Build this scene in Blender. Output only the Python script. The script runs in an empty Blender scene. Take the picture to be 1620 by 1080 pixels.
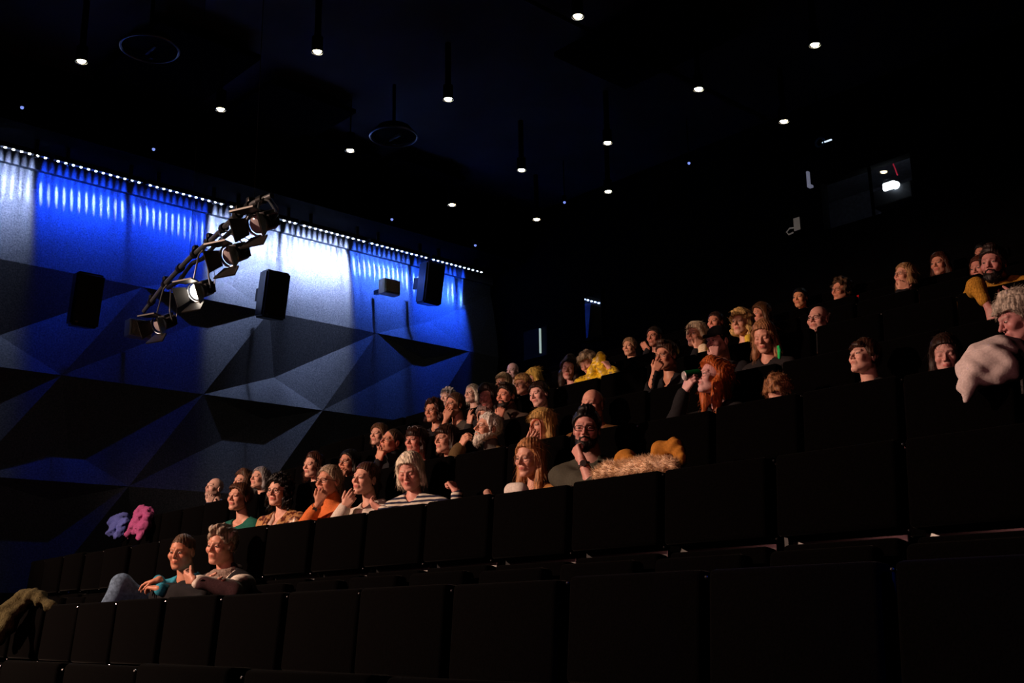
import bpy, bmesh, math, random
import numpy as np
from mathutils import Vector, Matrix, Euler, Quaternion
random.seed(7); RNG = np.random.default_rng(7)
scene = bpy.context.scene
COL = scene.collection

# ------------------------------------------------------------------ camera, world, exposure
CZ = 1.28                       # lens height above the front floor
FPX = 1730.7                    # focal length in pixels of the 1620 px wide frame
YAW, PITCH, ROLL = [math.radians(a) for a in (42.93, 14.185, -0.88)]
_h = np.array([-math.cos(YAW), math.sin(YAW), 0]); _r = np.array([math.sin(YAW), math.cos(YAW), 0]); _z = np.array([0, 0, 1.0])
_f = _h*math.cos(PITCH) + _z*math.sin(PITCH); _u = -_h*math.sin(PITCH) + _z*math.cos(PITCH)
CR = _r*math.cos(ROLL) + _u*math.sin(ROLL); CU = -_r*math.sin(ROLL) + _u*math.cos(ROLL); CF = _f
cam_data = bpy.data.cameras.new('camera'); cam_data.sensor_width = 36.0; cam_data.lens = FPX/1620*36
cam_data.clip_end = 100
cam = bpy.data.objects.new('camera', cam_data); COL.objects.link(cam)
m = Matrix.Identity(4)
for i in range(3):
    m[i][0] = CR[i]; m[i][1] = CU[i]; m[i][2] = -CF[i]
m[2][3] = CZ
cam.matrix_world = m
scene.camera = cam
w = bpy.data.worlds.new('world'); scene.world = w; w.use_nodes = True
w.node_tree.nodes['Background'].inputs[0].default_value = (0.10, 0.16, 0.5, 1)
w.node_tree.nodes['Background'].inputs[1].default_value = 0.0012
scene.view_settings.view_transform = 'Standard'; scene.view_settings.look = 'None'
scene.view_settings.gamma = 1; scene.view_settings.use_curve_mapping = False
scene.view_settings.exposure = 0.0

def lamp(name, kind, loc, energy, color=(1, 1, 1), aim=None, parent=None, **kw):
    d = bpy.data.lights.new(name, kind); d.energy = energy; d.color = color
    for k, v in kw.items(): setattr(d, k, v)
    o = bpy.data.objects.new(name, d); COL.objects.link(o); o.location = loc
    if aim is not None:
        o.rotation_euler = (Vector(aim)-Vector(loc)).to_track_quat('-Z', 'Y').to_euler()
    if parent is not None: o.parent = parent
    return o

# stage lanterns that light the audience, over the stage in front of the seats
R_ = math.radians
lamp('stage_key_light', 'SPOT', (-10.2, -4.6, 5.6), 6000, (1.0, 0.63, 0.45), aim=(-5.6, 6.0, 2.1), spot_size=R_(78), spot_blend=0.4, shadow_soft_size=0.10)
lamp('stage_red_light', 'SPOT', (-4.0, -5.5, 4.2), 480, (1.0, 0.34, 0.32), aim=(-4.6, 6.0, 2.0), spot_size=R_(62), spot_blend=0.4, shadow_soft_size=0.15)

lamp('right_wall_blue_light', 'SPOT', (3.3, 2.2, 3.6), 500, (0.02, 0.10, 1.0), aim=(-1.2, 2.6, 0.6), spot_size=R_(30), spot_blend=0.8, shadow_soft_size=0.05)
for _o in bpy.data.objects:
    if _o.name in ('stage_key_light', 'stage_red_light'): _o.scale = (1, 0.42, 1)      # cones flattened to keep their light off the ceiling
def raydir(x, y):
    v = CR*((x-810)/FPX) - CU*((y-540)/FPX) + CF
    return v
def atY(x, y, Y): r = raydir(x, y); v = r*(Y/r[1]); v[2] += CZ; return v
def atX(x, y, X): r = raydir(x, y); v = r*(X/r[0]); v[2] += CZ; return v
def atZ(x, y, Z): r = raydir(x, y); v = r*((Z-CZ)/r[2]); v[2] += CZ; return v

# ------------------------------------------------------------------ materials
def mat(name, color, rough=0.6, metal=0.0, spec=0.5, emit=None, estr=0, alpha=None):
    M = bpy.data.materials.new(name); M.use_nodes = True
    b = M.node_tree.nodes['Principled BSDF']
    b.inputs['Base Color'].default_value = (*color, 1); b.inputs['Roughness'].default_value = rough
    b.inputs['Metallic'].default_value = metal; b.inputs['Specular IOR Level'].default_value = spec
    if emit is not None:
        b.inputs['Emission Color'].default_value = (*emit, 1); b.inputs['Emission Strength'].default_value = estr
    return M
def nodes(M): return M.node_tree.nodes, M.node_tree.links, M.node_tree.nodes['Principled BSDF']
def noisy(name, c1, c2, scale=(8, 8, 8), rough=0.8, bump=0.3, detail=4, metal=0, spec=0.3, lo=0.35, hi=0.65, dist=0.002):
    M = mat(name, c1, rough, metal, spec); n, l, b = nodes(M)
    tc = n.new('ShaderNodeTexCoord'); mp = n.new('ShaderNodeMapping'); mp.inputs['Scale'].default_value = scale
    nz = n.new('ShaderNodeTexNoise'); nz.inputs['Scale'].default_value = 1.0; nz.inputs['Detail'].default_value = detail
    rp = n.new('ShaderNodeValToRGB'); rp.color_ramp.elements[0].position = lo; rp.color_ramp.elements[1].position = hi
    rp.color_ramp.elements[0].color = (*c1, 1); rp.color_ramp.elements[1].color = (*c2, 1)
    l.new(tc.outputs['Object'], mp.inputs['Vector']); l.new(mp.outputs[0], nz.inputs['Vector'])
    l.new(nz.outputs['Fac'], rp.inputs[0]); l.new(rp.outputs[0], b.inputs['Base Color'])
    if bump:
        bp = n.new('ShaderNodeBump'); bp.inputs['Strength'].default_value = bump; bp.inputs['Distance'].default_value = dist
        l.new(nz.outputs['Fac'], bp.inputs['Height']); l.new(bp.outputs[0], b.inputs['Normal'])
    return M
M_WALL = noisy('acoustic_felt', (0.050, 0.062, 0.095), (0.125, 0.145, 0.20), (55, 55, 55), 0.95, 0.5, 5, lo=0.3, hi=0.7, spec=0.1)
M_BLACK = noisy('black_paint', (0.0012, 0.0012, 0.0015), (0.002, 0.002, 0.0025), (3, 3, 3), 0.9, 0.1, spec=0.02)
M_CEIL = noisy('dark_ceiling', (0.040, 0.043, 0.060), (0.055, 0.060, 0.085), (1.2, 1.2, 1.2), 0.9, 0.0, spec=0.05)
M_PANEL = noisy('black_ceiling_panel', (0.003, 0.003, 0.004), (0.005, 0.005, 0.006), (2, 2, 2), 0.9, 0.0, spec=0.0)
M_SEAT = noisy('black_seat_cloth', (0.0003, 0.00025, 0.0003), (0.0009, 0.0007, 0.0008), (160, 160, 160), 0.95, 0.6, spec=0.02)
_n, _l, _b = nodes(M_SEAT)
_b.inputs['Sheen Weight'].default_value = 0.022; _b.inputs['Sheen Roughness'].default_value = 0.35
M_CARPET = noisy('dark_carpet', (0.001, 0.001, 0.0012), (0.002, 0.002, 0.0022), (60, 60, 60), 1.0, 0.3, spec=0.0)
M_BMETAL = mat('black_metal', (0.012, 0.012, 0.014), 0.35, 0.6, 0.5)
M_GMETAL = mat('grey_metal', (0.22, 0.24, 0.27), 0.32, 0.9)
M_CHROME = mat('bolt_metal', (0.35, 0.35, 0.37), 0.25, 1.0)
M_GLASSY = mat('dark_glass', (0.002, 0.002, 0.003), 0.03, 0.0, 0.6)
M_PLAST = mat('black_plastic', (0.006, 0.006, 0.007), 0.35, 0.0, 0.4)

# ------------------------------------------------------------------ object helpers
def setp(o, label=None, cat=None, group=None, kind=None):
    if label: o['label'] = label
    if cat: o['category'] = cat
    if group: o['group'] = group
    if kind: o['kind'] = kind
    return o
def link(o, parent=None):
    COL.objects.link(o)
    if parent is not None: o.parent = parent
    return o
def thing(name, label, cat, loc=(0, 0, 0), rotz=0, group=None):
    o = bpy.data.objects.new(name, None); o.empty_display_size = 0.1; COL.objects.link(o)
    o.location = loc; o.rotation_euler = (0, 0, rotz)
    return setp(o, label, cat, group)
def np_mesh(name, V, F, M=None, parent=None, smooth=True, cols=None):
    me = bpy.data.meshes.new(name); V = np.asarray(V, np.float32); F = np.asarray(F, np.int32)
    me.vertices.add(len(V)); me.vertices.foreach_set('co', V.ravel())
    k = F.shape[1]
    me.loops.add(F.size); me.loops.foreach_set('vertex_index', F.ravel())
    me.polygons.add(len(F)); me.polygons.foreach_set('loop_start', np.arange(0, F.size, k, dtype=np.int32))
    me.update(calc_edges=True)
    if smooth: me.polygons.foreach_set('use_smooth', np.ones(len(F), bool))
    if cols is not None:
        a = me.color_attributes.new('Col', 'FLOAT_COLOR', 'POINT')
        a.data.foreach_set('color', np.c_[cols, np.ones(len(cols))].astype(np.float32).ravel())
    if M: me.materials.append(M)
    o = bpy.data.objects.new(name, me); return link(o, parent)
class BM:
    """collects shapes for one mesh"""
    def __init__(s): s.b = bmesh.new()
    def box(s, c, size, rot=None, bev=0.0, seg=2):
        r = bmesh.ops.create_cube(s.b, size=1.0); v = r['verts']
        bmesh.ops.scale(s.b, vec=size, verts=v)
        if bev > 0:
            es = list({e for q in v for e in q.link_edges})
            r2 = bmesh.ops.bevel(s.b, geom=es, offset=bev, segments=seg, affect='EDGES', profile=0.5)
            v = list({q for f in r2['faces'] for q in f.verts} | {q for q in v if q.is_valid})
        T = Matrix.Translation(c)
        if rot is not None: T = T @ (rot if isinstance(rot, Matrix) else Euler(rot).to_matrix().to_4x4())
        bmesh.ops.transform(s.b, matrix=T, verts=v); return s
    def cyl(s, a, b, r, r2=None, seg=20, caps=True):
        a, b = Vector(a), Vector(b); d = b-a
        q = bmesh.ops.create_cone(s.b, cap_ends=caps, segments=seg, radius1=r, radius2=r if r2 is None else r2, depth=d.length)
        T = Matrix.Translation((a+b)/2) @ d.to_track_quat('Z', 'Y').to_matrix().to_4x4()
        bmesh.ops.transform(s.b, matrix=T, verts=q['verts']); return s
    def sph(s, c, r, sc=(1, 1, 1), seg=16):
        q = bmesh.ops.create_uvsphere(s.b, u_segments=seg, v_segments=seg//2, radius=r)
        bmesh.ops.transform(s.b, matrix=Matrix.Translation(c) @ Matrix.Diagonal((*sc, 1)), verts=q['verts']); return s
    def tube(s, pts, r, seg=8, closed=False, rr=None):
        P = [Vector(p) for p in pts]; n = len(P); rings = []; up = Vector((0.13, 0.21, 1)).normalized()
        for i in range(n):
            t = (P[(i+1) % n]-P[i-1]) if closed else (P[min(i+1, n-1)]-P[max(i-1, 0)])
            t.normalize(); x = up.cross(t)
            if x.length < 1e-3: x = Vector((1, 0, 0)).cross(t)
            x.normalize(); y = t.cross(x); R = rr[i] if rr else r
            rings.append([s.b.verts.new(P[i]+(x*math.cos(a)+y*math.sin(a))*R) for a in [2*math.pi*k/seg for k in range(seg)]])
        for i in range(n if closed else n-1):
            A, Bq = rings[i], rings[(i+1) % n]
            for k in range(seg): s.b.faces.new((A[k], A[(k+1) % seg], Bq[(k+1) % seg], Bq[k]))
        if not closed: s.b.faces.new(rings[0][::-1]); s.b.faces.new(rings[-1])
        return s
    def prism(s, pts, off):
        o = Vector(off); A = [s.b.verts.new(p) for p in pts]; Bq = [s.b.verts.new(Vector(p)+o) for p in pts]; n = len(pts)
        s.b.faces.new(A[::-1]); s.b.faces.new(Bq)
        for i in range(n): s.b.faces.new((A[i], A[(i+1) % n], Bq[(i+1) % n], Bq[i]))
        return s
    def done(s, name, M, parent=None, smooth=False, mats=None):
        bmesh.ops.recalc_face_normals(s.b, faces=s.b.faces)
        me = bpy.data.meshes.new(name); s.b.to_mesh(me); s.b.free()
        me.materials.append(M)
        if smooth:
            for p in me.polygons: p.use_smooth = True
            me.set_sharp_from_angle(angle=R_(40))
        o = bpy.data.objects.new(name, me); return link(o, parent)
def copy_tree(root, loc, group=None, label=None):
    r = root.copy(); COL.objects.link(r); r.location = loc
    if label: r['label'] = label
    if group: r['group'] = group
    for ch in root.children:
        c = ch.copy(); COL.objects.link(c); c.parent = r
        for g in ch.children:
            d = g.copy(); COL.objects.link(d); d.parent = c
    return r
# ------------------------------------------------------------------ row geometry
ROWY = [1.40, 2.55, 3.76, 4.91, 6.06, 7.21, 8.36, 9.51, 10.66]     # plane of each row's backrests
ROWZ = [z+CZ for z in (-0.115, 0.122, 0.624, 1.12, 1.606, 2.13, 2.60, 3.04, 3.52)]   # top of the backrests
SEAT_H = 1.17
def curve(X): return 0.008*max(0.0, -X-5.5)**2      # the rows bend gently backwards towards the side wall
FLOORZ = [z-SEAT_H for z in ROWZ]
XW, XR, YB = -13.3, 4.0, 11.86
ZC = 7.75

# floor: raked steps
b = BM()
for k in range(9):
    y0 = ROWY[k]-0.85 if k else -7.0
    y1 = (ROWY[k+1]-0.85) if k < 8 else YB
    b.box(((XW+XR)/2, (y0+y1)/2+0.0, FLOORZ[k]-1.0), (XR-XW, y1-y0, 2.0))
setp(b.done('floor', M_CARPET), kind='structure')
b = BM(); b.box(((XW+XR)/2, (YB-7)/2, ZC+0.1), (XR-XW+.4, YB+7.4, 0.2)); setp(b.done('ceiling', M_CEIL), kind='structure')
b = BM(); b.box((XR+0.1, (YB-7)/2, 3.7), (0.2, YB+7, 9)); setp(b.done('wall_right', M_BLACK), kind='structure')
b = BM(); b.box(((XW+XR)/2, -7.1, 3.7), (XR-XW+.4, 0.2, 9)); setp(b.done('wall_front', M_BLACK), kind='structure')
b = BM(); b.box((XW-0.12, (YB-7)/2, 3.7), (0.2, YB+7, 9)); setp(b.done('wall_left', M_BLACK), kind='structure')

# back wall with the openings of the projection booth
OPN = []          # x0,x1,z0,z1 of holes
def opening(px0, py_top, px1, py_bot):
    a = atY(px0, py_top, YB); c = atY(px1, py_bot, YB); return [a[0], c[0], c[2], a[2]]
o1 = opening(1330, 262, 1441, 322)
a = atY(1441, 238, YB); c = atY(1441, 327, YB); d = atY(1296, 300, YB)
BOOTH = (d[0], a[0], c[2], a[2])
xs = sorted([XW, XR, BOOTH[0], BOOTH[1]]); 
b = BM()
def slab(x0, x1, z0, z1): b.box(((x0+x1)/2, YB+0.1, (z0+z1)/2), (x1-x0, 0.2, z1-z0))
slab(XW-.2, BOOTH[0], -1, 8.0); slab(BOOTH[1], XR, -1, 8.0)
slab(BOOTH[0], BOOTH[1], -1, BOOTH[2]); slab(BOOTH[0], BOOTH[1], BOOTH[3], 8.0)
setp(b.done('wall_back', M_BLACK), kind='structure')

# ------------------------------------------------------------------ facetted acoustic wall
S_ = 1.848
YC = 5.693            # odd node of the first ridge line
ZL = [z+CZ for z in (5.48, 4.20, 2.91, 1.64, 0.36, -0.92)]
def facet_wall():
    V = []; F = []; cache = {}
    def vid(key, p):
        if key not in cache: cache[key] = len(V); V.append(p)
        return cache[key]
    def node(L, i):       # i counts half spacings from YC
        dep = 0.03 if L == 0 else 0.22
        return vid((L, i), (XW+dep, YC+i*S_/2, ZL[L]))
    for L in range(1, 6):
        # odd node of line L sits at YC + (L-1)*S/2 ; period 2*S
        for per in range(-7, 5):
            io = (L-1) + per*4                 # odd node index in half spacings
            N1, N0, N2 = io, io-2, io+2
            U0, U1, U2 = io-1, io+1, io+3
            yS = YC+io*S_/2
            S = vid(('S', L, io), (XW+0.11, yS+0.065, ZL[L]+1.06))
            T = vid(('T', L, io), (XW+0.05, yS+1.14, ZL[L]+0.41))
            n = lambda i: node(L, i); u = lambda i: node(L-1, i)
            F += [(n(N0), n(N1), S), (n(N0), S, u(U0)), (S, u(U1), u(U0)), (S, n(N1), u(U1)),
                  (n(N1), n(N2), T), (n(N1), T, u(U1)), (T, u(U2), u(U1)), (T, n(N2), u(U2))]
    V = np.array(V); F = np.array(F)
    # keep the part inside the room by clipping with bmesh
    me = bpy.data.meshes.new('facets'); bm = bmesh.new()
    vs = [bm.verts.new(v) for v in V]
    for f in F: bm.faces.new([vs[i] for i in f])
    # top strip up to the soffit
    for i in range(-30, 22, 2):
        pass
    g = bm.verts[:] + bm.edges[:] + bm.faces[:]
    bmesh.ops.bisect_plane(bm, geom=g, plane_co=(0, YB, 0), plane_no=(0, 1, 0), clear_outer=True)
    g = bm.verts[:] + bm.edges[:] + bm.faces[:]
    bmesh.ops.bisect_plane(bm, geom=g, plane_co=(0, -6.9, 0), plane_no=(0, -1, 0), clear_outer=True)
    bmesh.ops.recalc_face_normals(bm, faces=bm.faces)
    bm.faces.ensure_lookup_table()
    if bm.faces[0].normal.x < 0: bmesh.ops.reverse_faces(bm, faces=bm.faces)
    # thin dark joints along the edges come from a tiny inset bevel
    bm.to_mesh(me); bm.free(); me.materials.append(M_WALL)
    o = bpy.data.objects.new('trim_1', me); link(o)
    setp(o, 'facetted blue-lit acoustic panels covering the side wall', kind='structure')
facet_wall()
b = BM(); b.box((XW+0.05, (YB-7)/2, ZL[0]+0.10), (0.10, YB+7, 0.22)); setp(b.done('trim_2', M_WALL), kind='structure')
# soffit above the facets
SOFZ = 6.94
b = BM(); b.box((XW+0.45, (YB-7)/2, (SOFZ+ZC)/2), (0.9, YB+7, ZC-SOFZ)); setp(b.done('trim_3', M_BLACK), kind='structure')
# low dark plinth in front of the wall
b = BM(); b.box((XW+0.25, (YB-7)/2, 0.60), (0.5, YB+7, 1.4)); setp(b.done('trim_4', M_BLACK), kind='structure')

# ------------------------------------------------------------------ LED bars
XLED = -12.74
gap_px = [(-50, 219), (82, 252.5), (229, 291), (358, 325), (474, 355.5), (582, 383), (680, 409), (767, 432)]
gy = [atX(x, y, XLED)[1] for x, y in gap_px]; zled = float(np.mean([atX(x, y, XLED)[2] for x, y in gap_px[1:]]))
BLUE = (0.010, 0.075, 1.0); WHITE = (0.66, 0.74, 1.0)
led_spec = [(WHITE, 1.0, 'white end-of-frame'), (BLUE, 1.5, ''), (BLUE, 1.25, ''), (WHITE, 1.9, ''), (WHITE, 2.7, ''), ((0.07, 0.20, 1.0), 2.0, ''), ((0.02, 0.11, 1.0), 2.0, '')]
led_names = ['white LED wall-washer bar at the left edge of the photo, above the facets', 'blue LED bar second from the left above the facetted wall',
             'blue LED bar third from the left, its end behind the hanging lamp pipe', 'white LED bar partly hidden behind the topmost hanging stage lantern',
             'brightest white LED bar between the lantern pipe and the grey wall box', 'pale blue LED bar above the grey wall box', 'blue LED bar at the far corner above the small speaker']
M_LEDW = mat('led_lens', (1, 1, 1), 0.3, emit=(0.85, 0.92, 1.0), estr=14)
M_LEDB = mat('led_lens_blue', (1, 1, 1), 0.3, emit=(0.55, 0.72, 1.0), estr=12)
gy0 = gy[1]-(gy[2]-gy[1])
gy[0] = gy0
for i in range(7):
    y0, y1 = gy[i]+0.03, gy[i+1]-0.03
    colr, st, _x = led_spec[i]
    root = thing('led_bar', led_names[i], 'light', (XLED, (y0+y1)/2, zled), group='led bars along the facet wall')
    L = y1-y0
    BM().box((-0.01, 0, 0.035), (0.07, L, 0.06), bev=0.006).done('housing', M_BMETAL, root)
    for s in (-1, 1):
        BM().box((-0.01, s*L*0.36, 0.13), (0.03, 0.04, 0.30)).done('bracket', M_BMETAL, root)
    proto = None
    for j in range(12):
        yy = -L/2 + L*(j+0.5)/12
        if proto is None:
            bb = BM(); bb.sph((0, 0, 0), 0.017, (1, 1, 0.6), 12); proto = bb.done('led_lens', M_LEDW if colr == WHITE else M_LEDB, root, True); o = proto
        else:
            o = proto.copy(); link(o, root)
        o.location = (0, yy, 0)
    for j in range(12):
        yy = (y0+y1)/2 - L/2 + L*(j+0.5)/12
        q = lamp('led_beam', 'SPOT', (XLED-0.02, yy, zled-0.02), 105*st, colr, aim=(XLED-1.0, yy, zled-0.72), spot_size=R_(124), spot_blend=1.0, shadow_soft_size=0.010)
        q.scale = (0.10, 1, 1)
        q = lamp('led_core', 'SPOT', (XLED-0.02, yy, zled-0.02), 150*st, (0.45+0.55*colr[0], 0.52+.48*colr[1], 1.0), aim=(XLED-1.0, yy, zled-0.50), spot_size=R_(40), spot_blend=1.0, shadow_soft_size=0.008)
        q.scale = (0.12, 1, 1)

# ------------------------------------------------------------------ ceiling panels, downlights, ring fixtures
pan = [(618, 253, 702, 287, 646, 330, 540, 297), (395, 262, 505, 226, 590, 250, 470, 296), (680, 357, 742, 330, 800, 352, 770, 386),
       (330, 196, 430, 150, 560, 176, 440, 232), (545, 165, 640, 118, 760, 150, 660, 190), (150, 110, 300, 60, 420, 92, 250, 160),
       (880, 70, 1010, 30, 1160, 60, 1040, 112)]
for p in pan:
    c = [Vector(atZ(p[2*i], p[2*i+1], ZC-0.13)) for i in range(4)]
    xs_ = [q.x for q in c]; ys_ = [q.y for q in c]
    if p[0] == 545: continue
    b = BM(); b.box((sum(xs_)/4, sum(ys_)/4, ZC-0.13), (1.75, 1.25, 0.06), bev=0.01)
    for sx in (-1, 1):
        b.cyl((sum(xs_)/4+sx*0.7, sum(ys_)/4, ZC-0.13), (sum(xs_)/4+sx*0.7, sum(ys_)/4, ZC+.01), 0.01, seg=6)
    o = b.done('ceiling_panel', M_PANEL)
    setp(o, 'black rectangular acoustic panel hanging flat under the dark ceiling', 'ceiling panel', 'black panels under the ceiling')
M_BULB = mat('warm_bulb', (1, 1, 1), 0.3, emit=(1.0, 0.80, 0.52), estr=30)
DL = [(129, 96, 0, 'warm downlight furthest left on the ceiling'), (502, 81, 0, 'warm downlight in the upper left, right of the dark ring fixture'), (914, 25, 0, 'warm downlight nearest the top edge, centre'),
      (1289, 70, 0, 'warm downlight furthest right near the top edge'), (349, 172, 1, 'cylindrical warm downlight above the second blue LED bar'), (709, 156, 0, 'warm downlight up and right of the blue-rimmed ring fixture'),
      (1105, 140, 0, 'warm downlight in the right half, above the centre rows'), (554, 237, 1, 'cylindrical warm downlight just left of the blue-rimmed ring fixture'), (715, 323, 1, 'cylindrical pendant downlight lowest, above the grey wall box'),
      (961, 225, 0, 'warm downlight at ceiling centre, above the lower pair'), (1240, 191, 0, 'warm downlight left of the projection booth window'), (825, 268, 0, 'warm downlight between the pendant and the ceiling centre'),
      (849, 346, 0, 'lowest warm downlight near the back wall corner'), (962, 302, 0, 'warm downlight close to the back wall, right of the lowest one')]
for x, y, pend, lab in DL:
    zz = 7.05; p = atZ(x, y, zz)
    r = thing('downlight', lab, 'ceiling light', tuple(p), group='warm ceiling downlights')
    H = 0.22 if pend else 0.16
    bb = BM(); bb.cyl((0, 0, 0.03), (0, 0, H), 0.058, seg=24); bb.cyl((0, 0, -0.012), (0, 0, 0.03), 0.064, 0.058, seg=24, caps=False)
    bb.done('housing', M_BLACK, r, True)
    BM().cyl((0, 0, H), (0, 0, ZC-zz), 0.008 if pend else 0.035, seg=8).done('stem', M_BLACK, r)
    BM().sph((0, 0, 0.0), 0.044, (1, 1, 0.6), 16).done('bulb', M_BULB, r, True)
    BM().tube([(0.062*math.cos(t), 0.062*math.sin(t), -0.012) for t in np.linspace(0, 2*math.pi, 25)[:-1]], 0.004, 6, True).done('trim_ring', M_GMETAL, r, True)
for x, y, lab in [(237, 77, 'dark round ring-shaped fixture at the upper left of the ceiling'), (623, 216, 'round ring fixture with a blue-lit rim in mid ceiling')]:
    p = atZ(x, y, 7.05)
    r = thing('ring_fixture', lab, 'ceiling fixture', tuple(p), group='round ceiling fixtures')
    BM().tube([(0.29*math.cos(t), 0.29*math.sin(t), 0) for t in np.linspace(0, 2*math.pi, 49)[:-1]], 0.013, 8, True).done('rim', M_GMETAL, r, True)
    BM().cyl((0, 0, 0.02), (0, 0, 0.12), 0.28, 0.2, seg=40).done('dish', M_BLACK, r, True)
    BM().cyl((0, 0, 0.12), (0, 0, ZC-7.05), 0.02, seg=10).done('stem', M_BLACK, r)
    BM().box((0.02, 0, -0.02), (0.22, 0.03, 0.03), bev=0.005).box((-.06, .05, -.03), (.03, .03, .08)).done('bracket', M_BMETAL, r)
M_STAR = mat('blue_pinlight', (1, 1, 1), 0.3, emit=(0.25, 0.35, 1.0), estr=0.9)
for x, y, lab in [(35, 170, 'tiny blue pin light furthest left on the ceiling edge'), (243, 236, 'tiny blue pin light above the second LED bar'), (620, 347, 'tiny blue pin light above the brightest LED bar'), (752, 388, 'tiny dim pin light above the far end of the LED bars'), (893, 320, 'tiny pin light among the lower downlights'), (1090, 258, 'tiny pin light on the dark ceiling near the back wall')]:
    p = atZ(x, y, 6.9 if x < 800 else 7.1)
    r = thing('pin_light', lab, 'light', tuple(p), group='tiny blue pin lights')
    BM().cyl((0, 0, 0.01), (0, 0, 0.10), 0.03, seg=12).done('housing', M_BLACK, r, True)
    BM().cyl((0, 0, .10), (0, 0, ZC-p[2]), 0.008, seg=6).done('stem', M_BLACK, r)
    BM().sph((0, 0, 0), 0.02, seg=10).done('lens', M_STAR, r, True)
# long dark cable tray on the ceiling
p0, p1 = Vector(atZ(660, 130, 7.6)), Vector(atZ(975, 60, 7.6))
b = BM(); b.tube([(-7.4, 2, 7.6), (-7.4, 11.5, 7.6)], 0.025, 8); setp(b.done('ceiling_rail', M_BMETAL), 'thin dark rail running across the ceiling', 'rail')

# ------------------------------------------------------------------ wall speakers and wall boxes
def speaker(px, py, wpx, hpx, label, yaw=0.0, X=-12.62):
    c = atX(px, py, X)
    fwd = float(np.dot(c-np.array([0, 0, CZ]), CF)); H = hpx*fwd/FPX*1.02; W = wpx*fwd/FPX
    r = thing('wall_speaker', label, 'speaker', tuple(c), group='black wall speakers')
    r.rotation_euler = (0, R_(10), yaw)
    W *= 1.0; D = W*0.78
    b = BM()
    pts = [(-D/2, -W*0.36, -H/2), (D/2, -W/2, -H/2), (D/2, W/2, -H/2), (-D/2, W*0.36, -H/2)]
    top = [(x*1.0, y, H/2) for x, y, z in pts]
    vs = [b.b.verts.new(p) for p in pts]+[b.b.verts.new(p) for p in top]
    b.b.faces.new(vs[:4][::-1]); b.b.faces.new(vs[4:])
    for i in range(4): b.b.faces.new((vs[i], vs[(i+1) % 4], vs[4+(i+1) % 4], vs[4+i]))
    bmesh.ops.bevel(b.b, geom=b.b.edges[:], offset=0.025, segments=3, affect='EDGES')
    b.done('cabinet', M_PLAST, r, True)
    BM().box((D/2+0.004, 0, 0), (0.02, W*0.88, H*0.92), bev=0.008).done('grille', M_BMETAL, r)
    BM().box((-D/2-0.10, 0, 0.02), (0.26, 0.07, 0.18), bev=0.006).done('wall_bracket', M_BMETAL, r)
    BM().box((D/2+0.012, -W*0.3, -H*0.43), (0.012, 0.03, 0.02)).done('badge', M_GMETAL, r)
    return r
speaker(133, 475, 46, 84, 'black wall speaker furthest left, mounted on the blue facets', 0.0)
speaker(429, 467, 44, 74, 'black wall speaker right of the hanging stage lanterns', 0.0)
speaker(679, 449, 37, 65, 'small black wall speaker near the back corner, right of the grey box', 0.0)
def wall_box(px, py, wpx, hpx, label, X=-12.72):
    c = atX(px, py, X); fwd = float(np.dot(c-np.array([0, 0, CZ]), CF)); H = hpx*fwd/FPX; W = wpx*fwd/FPX*1.15
    r = thing('wall_box', label, 'wall fixture', tuple(c), group='pale square wall boxes')
    BM().box((0, 0, 0), (0.16, W, H), bev=0.012).done('case', mat('pale_case', (0.85, 0.87, 0.9), 0.5), r)
    BM().box((0.085, 0, 0), (0.012, W*0.82, H*0.78), bev=0.004).done('front_panel', noisy('brown_grille', (0.22, 0.17, 0.15), (0.34, 0.27, 0.24), (90, 90, 90), 0.6, 0.4), r)
    BM().tube([(0.09, sy*W*0.44, sz*H*0.43) for sy, sz in ((-1, -1), (-1, 1), (1, 1), (1, -1))], 0.006, 6, True).done('rim', M_GMETAL, r)
    BM().box((-0.2, 0, 0), (0.32, 0.06, 0.06)).done('mount_arm', M_BMETAL, r)
wall_box(616, 455, 27, 24, 'small pale square box high on the wall left of the small speaker')
wall_box(219, 521, 33, 28, 'pale square wall box behind the lowest hanging stage lantern')

# ------------------------------------------------------------------ hanging pipe with stage lanterns
ZP = CZ+3.15
def P_(x, y, z=ZP): return Vector(atZ(x, y, z))
ctrl = [P_(228, 492), P_(262, 448), P_(300, 408), P_(336, 378), P_(372, 342), P_(402, 321), P_(430, 309)]
root = thing('lighting_pipe', 'dark metal pipe hung diagonally in front of the blue wall carrying stage lanterns', 'pipe', tuple(ctrl[0]))
o0 = ctrl[0]
def rel(p): return p-o0
BM().tube([rel(p) for p in ctrl], 0.022, 12).done('pipe', M_GMETAL, root, True)
for i in range(9):
    b = BM(); t = 0.06+i*0.105; k = t*6; j = min(int(k), 5); q = ctrl[j].lerp(ctrl[j+1], k-j); d = (ctrl[min(j+1, 6)]-ctrl[j]).normalized()
    b.cyl(rel(q-d*0.03), rel(q+d*0.03), 0.038, seg=12)
    if i % 3 != 2: b.box(rel(q+Vector((0, 0, 0.045))), (0.05, 0.05, 0.05), bev=0.008)
    b.done('clamp', M_BMETAL, root, True)
BM().tube([rel(p)+Vector((0.01, 0.02, -0.045-0.05*math.sin(i*1.7)**2)) for i, p in enumerate([ctrl[1], ctrl[2].lerp(ctrl[1], .5), ctrl[2], ctrl[3].lerp(ctrl[2], .5), ctrl[3], ctrl[4], ctrl[5]])], 0.018, 8).done('cable_bundle', M_BMETAL, root, True)
for q in (ctrl[2], ctrl[5]):
    BM().tube([rel(q), (rel(q).x, rel(q).y, ZC-o0.z-.02)], 0.0025, 6).done('suspension_wire', M_BLACK, root)
M_LENS_OFF = mat('fresnel_lens', (0.25, 0.22, 0.24), 0.12, 0.0, 0.8)
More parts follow.
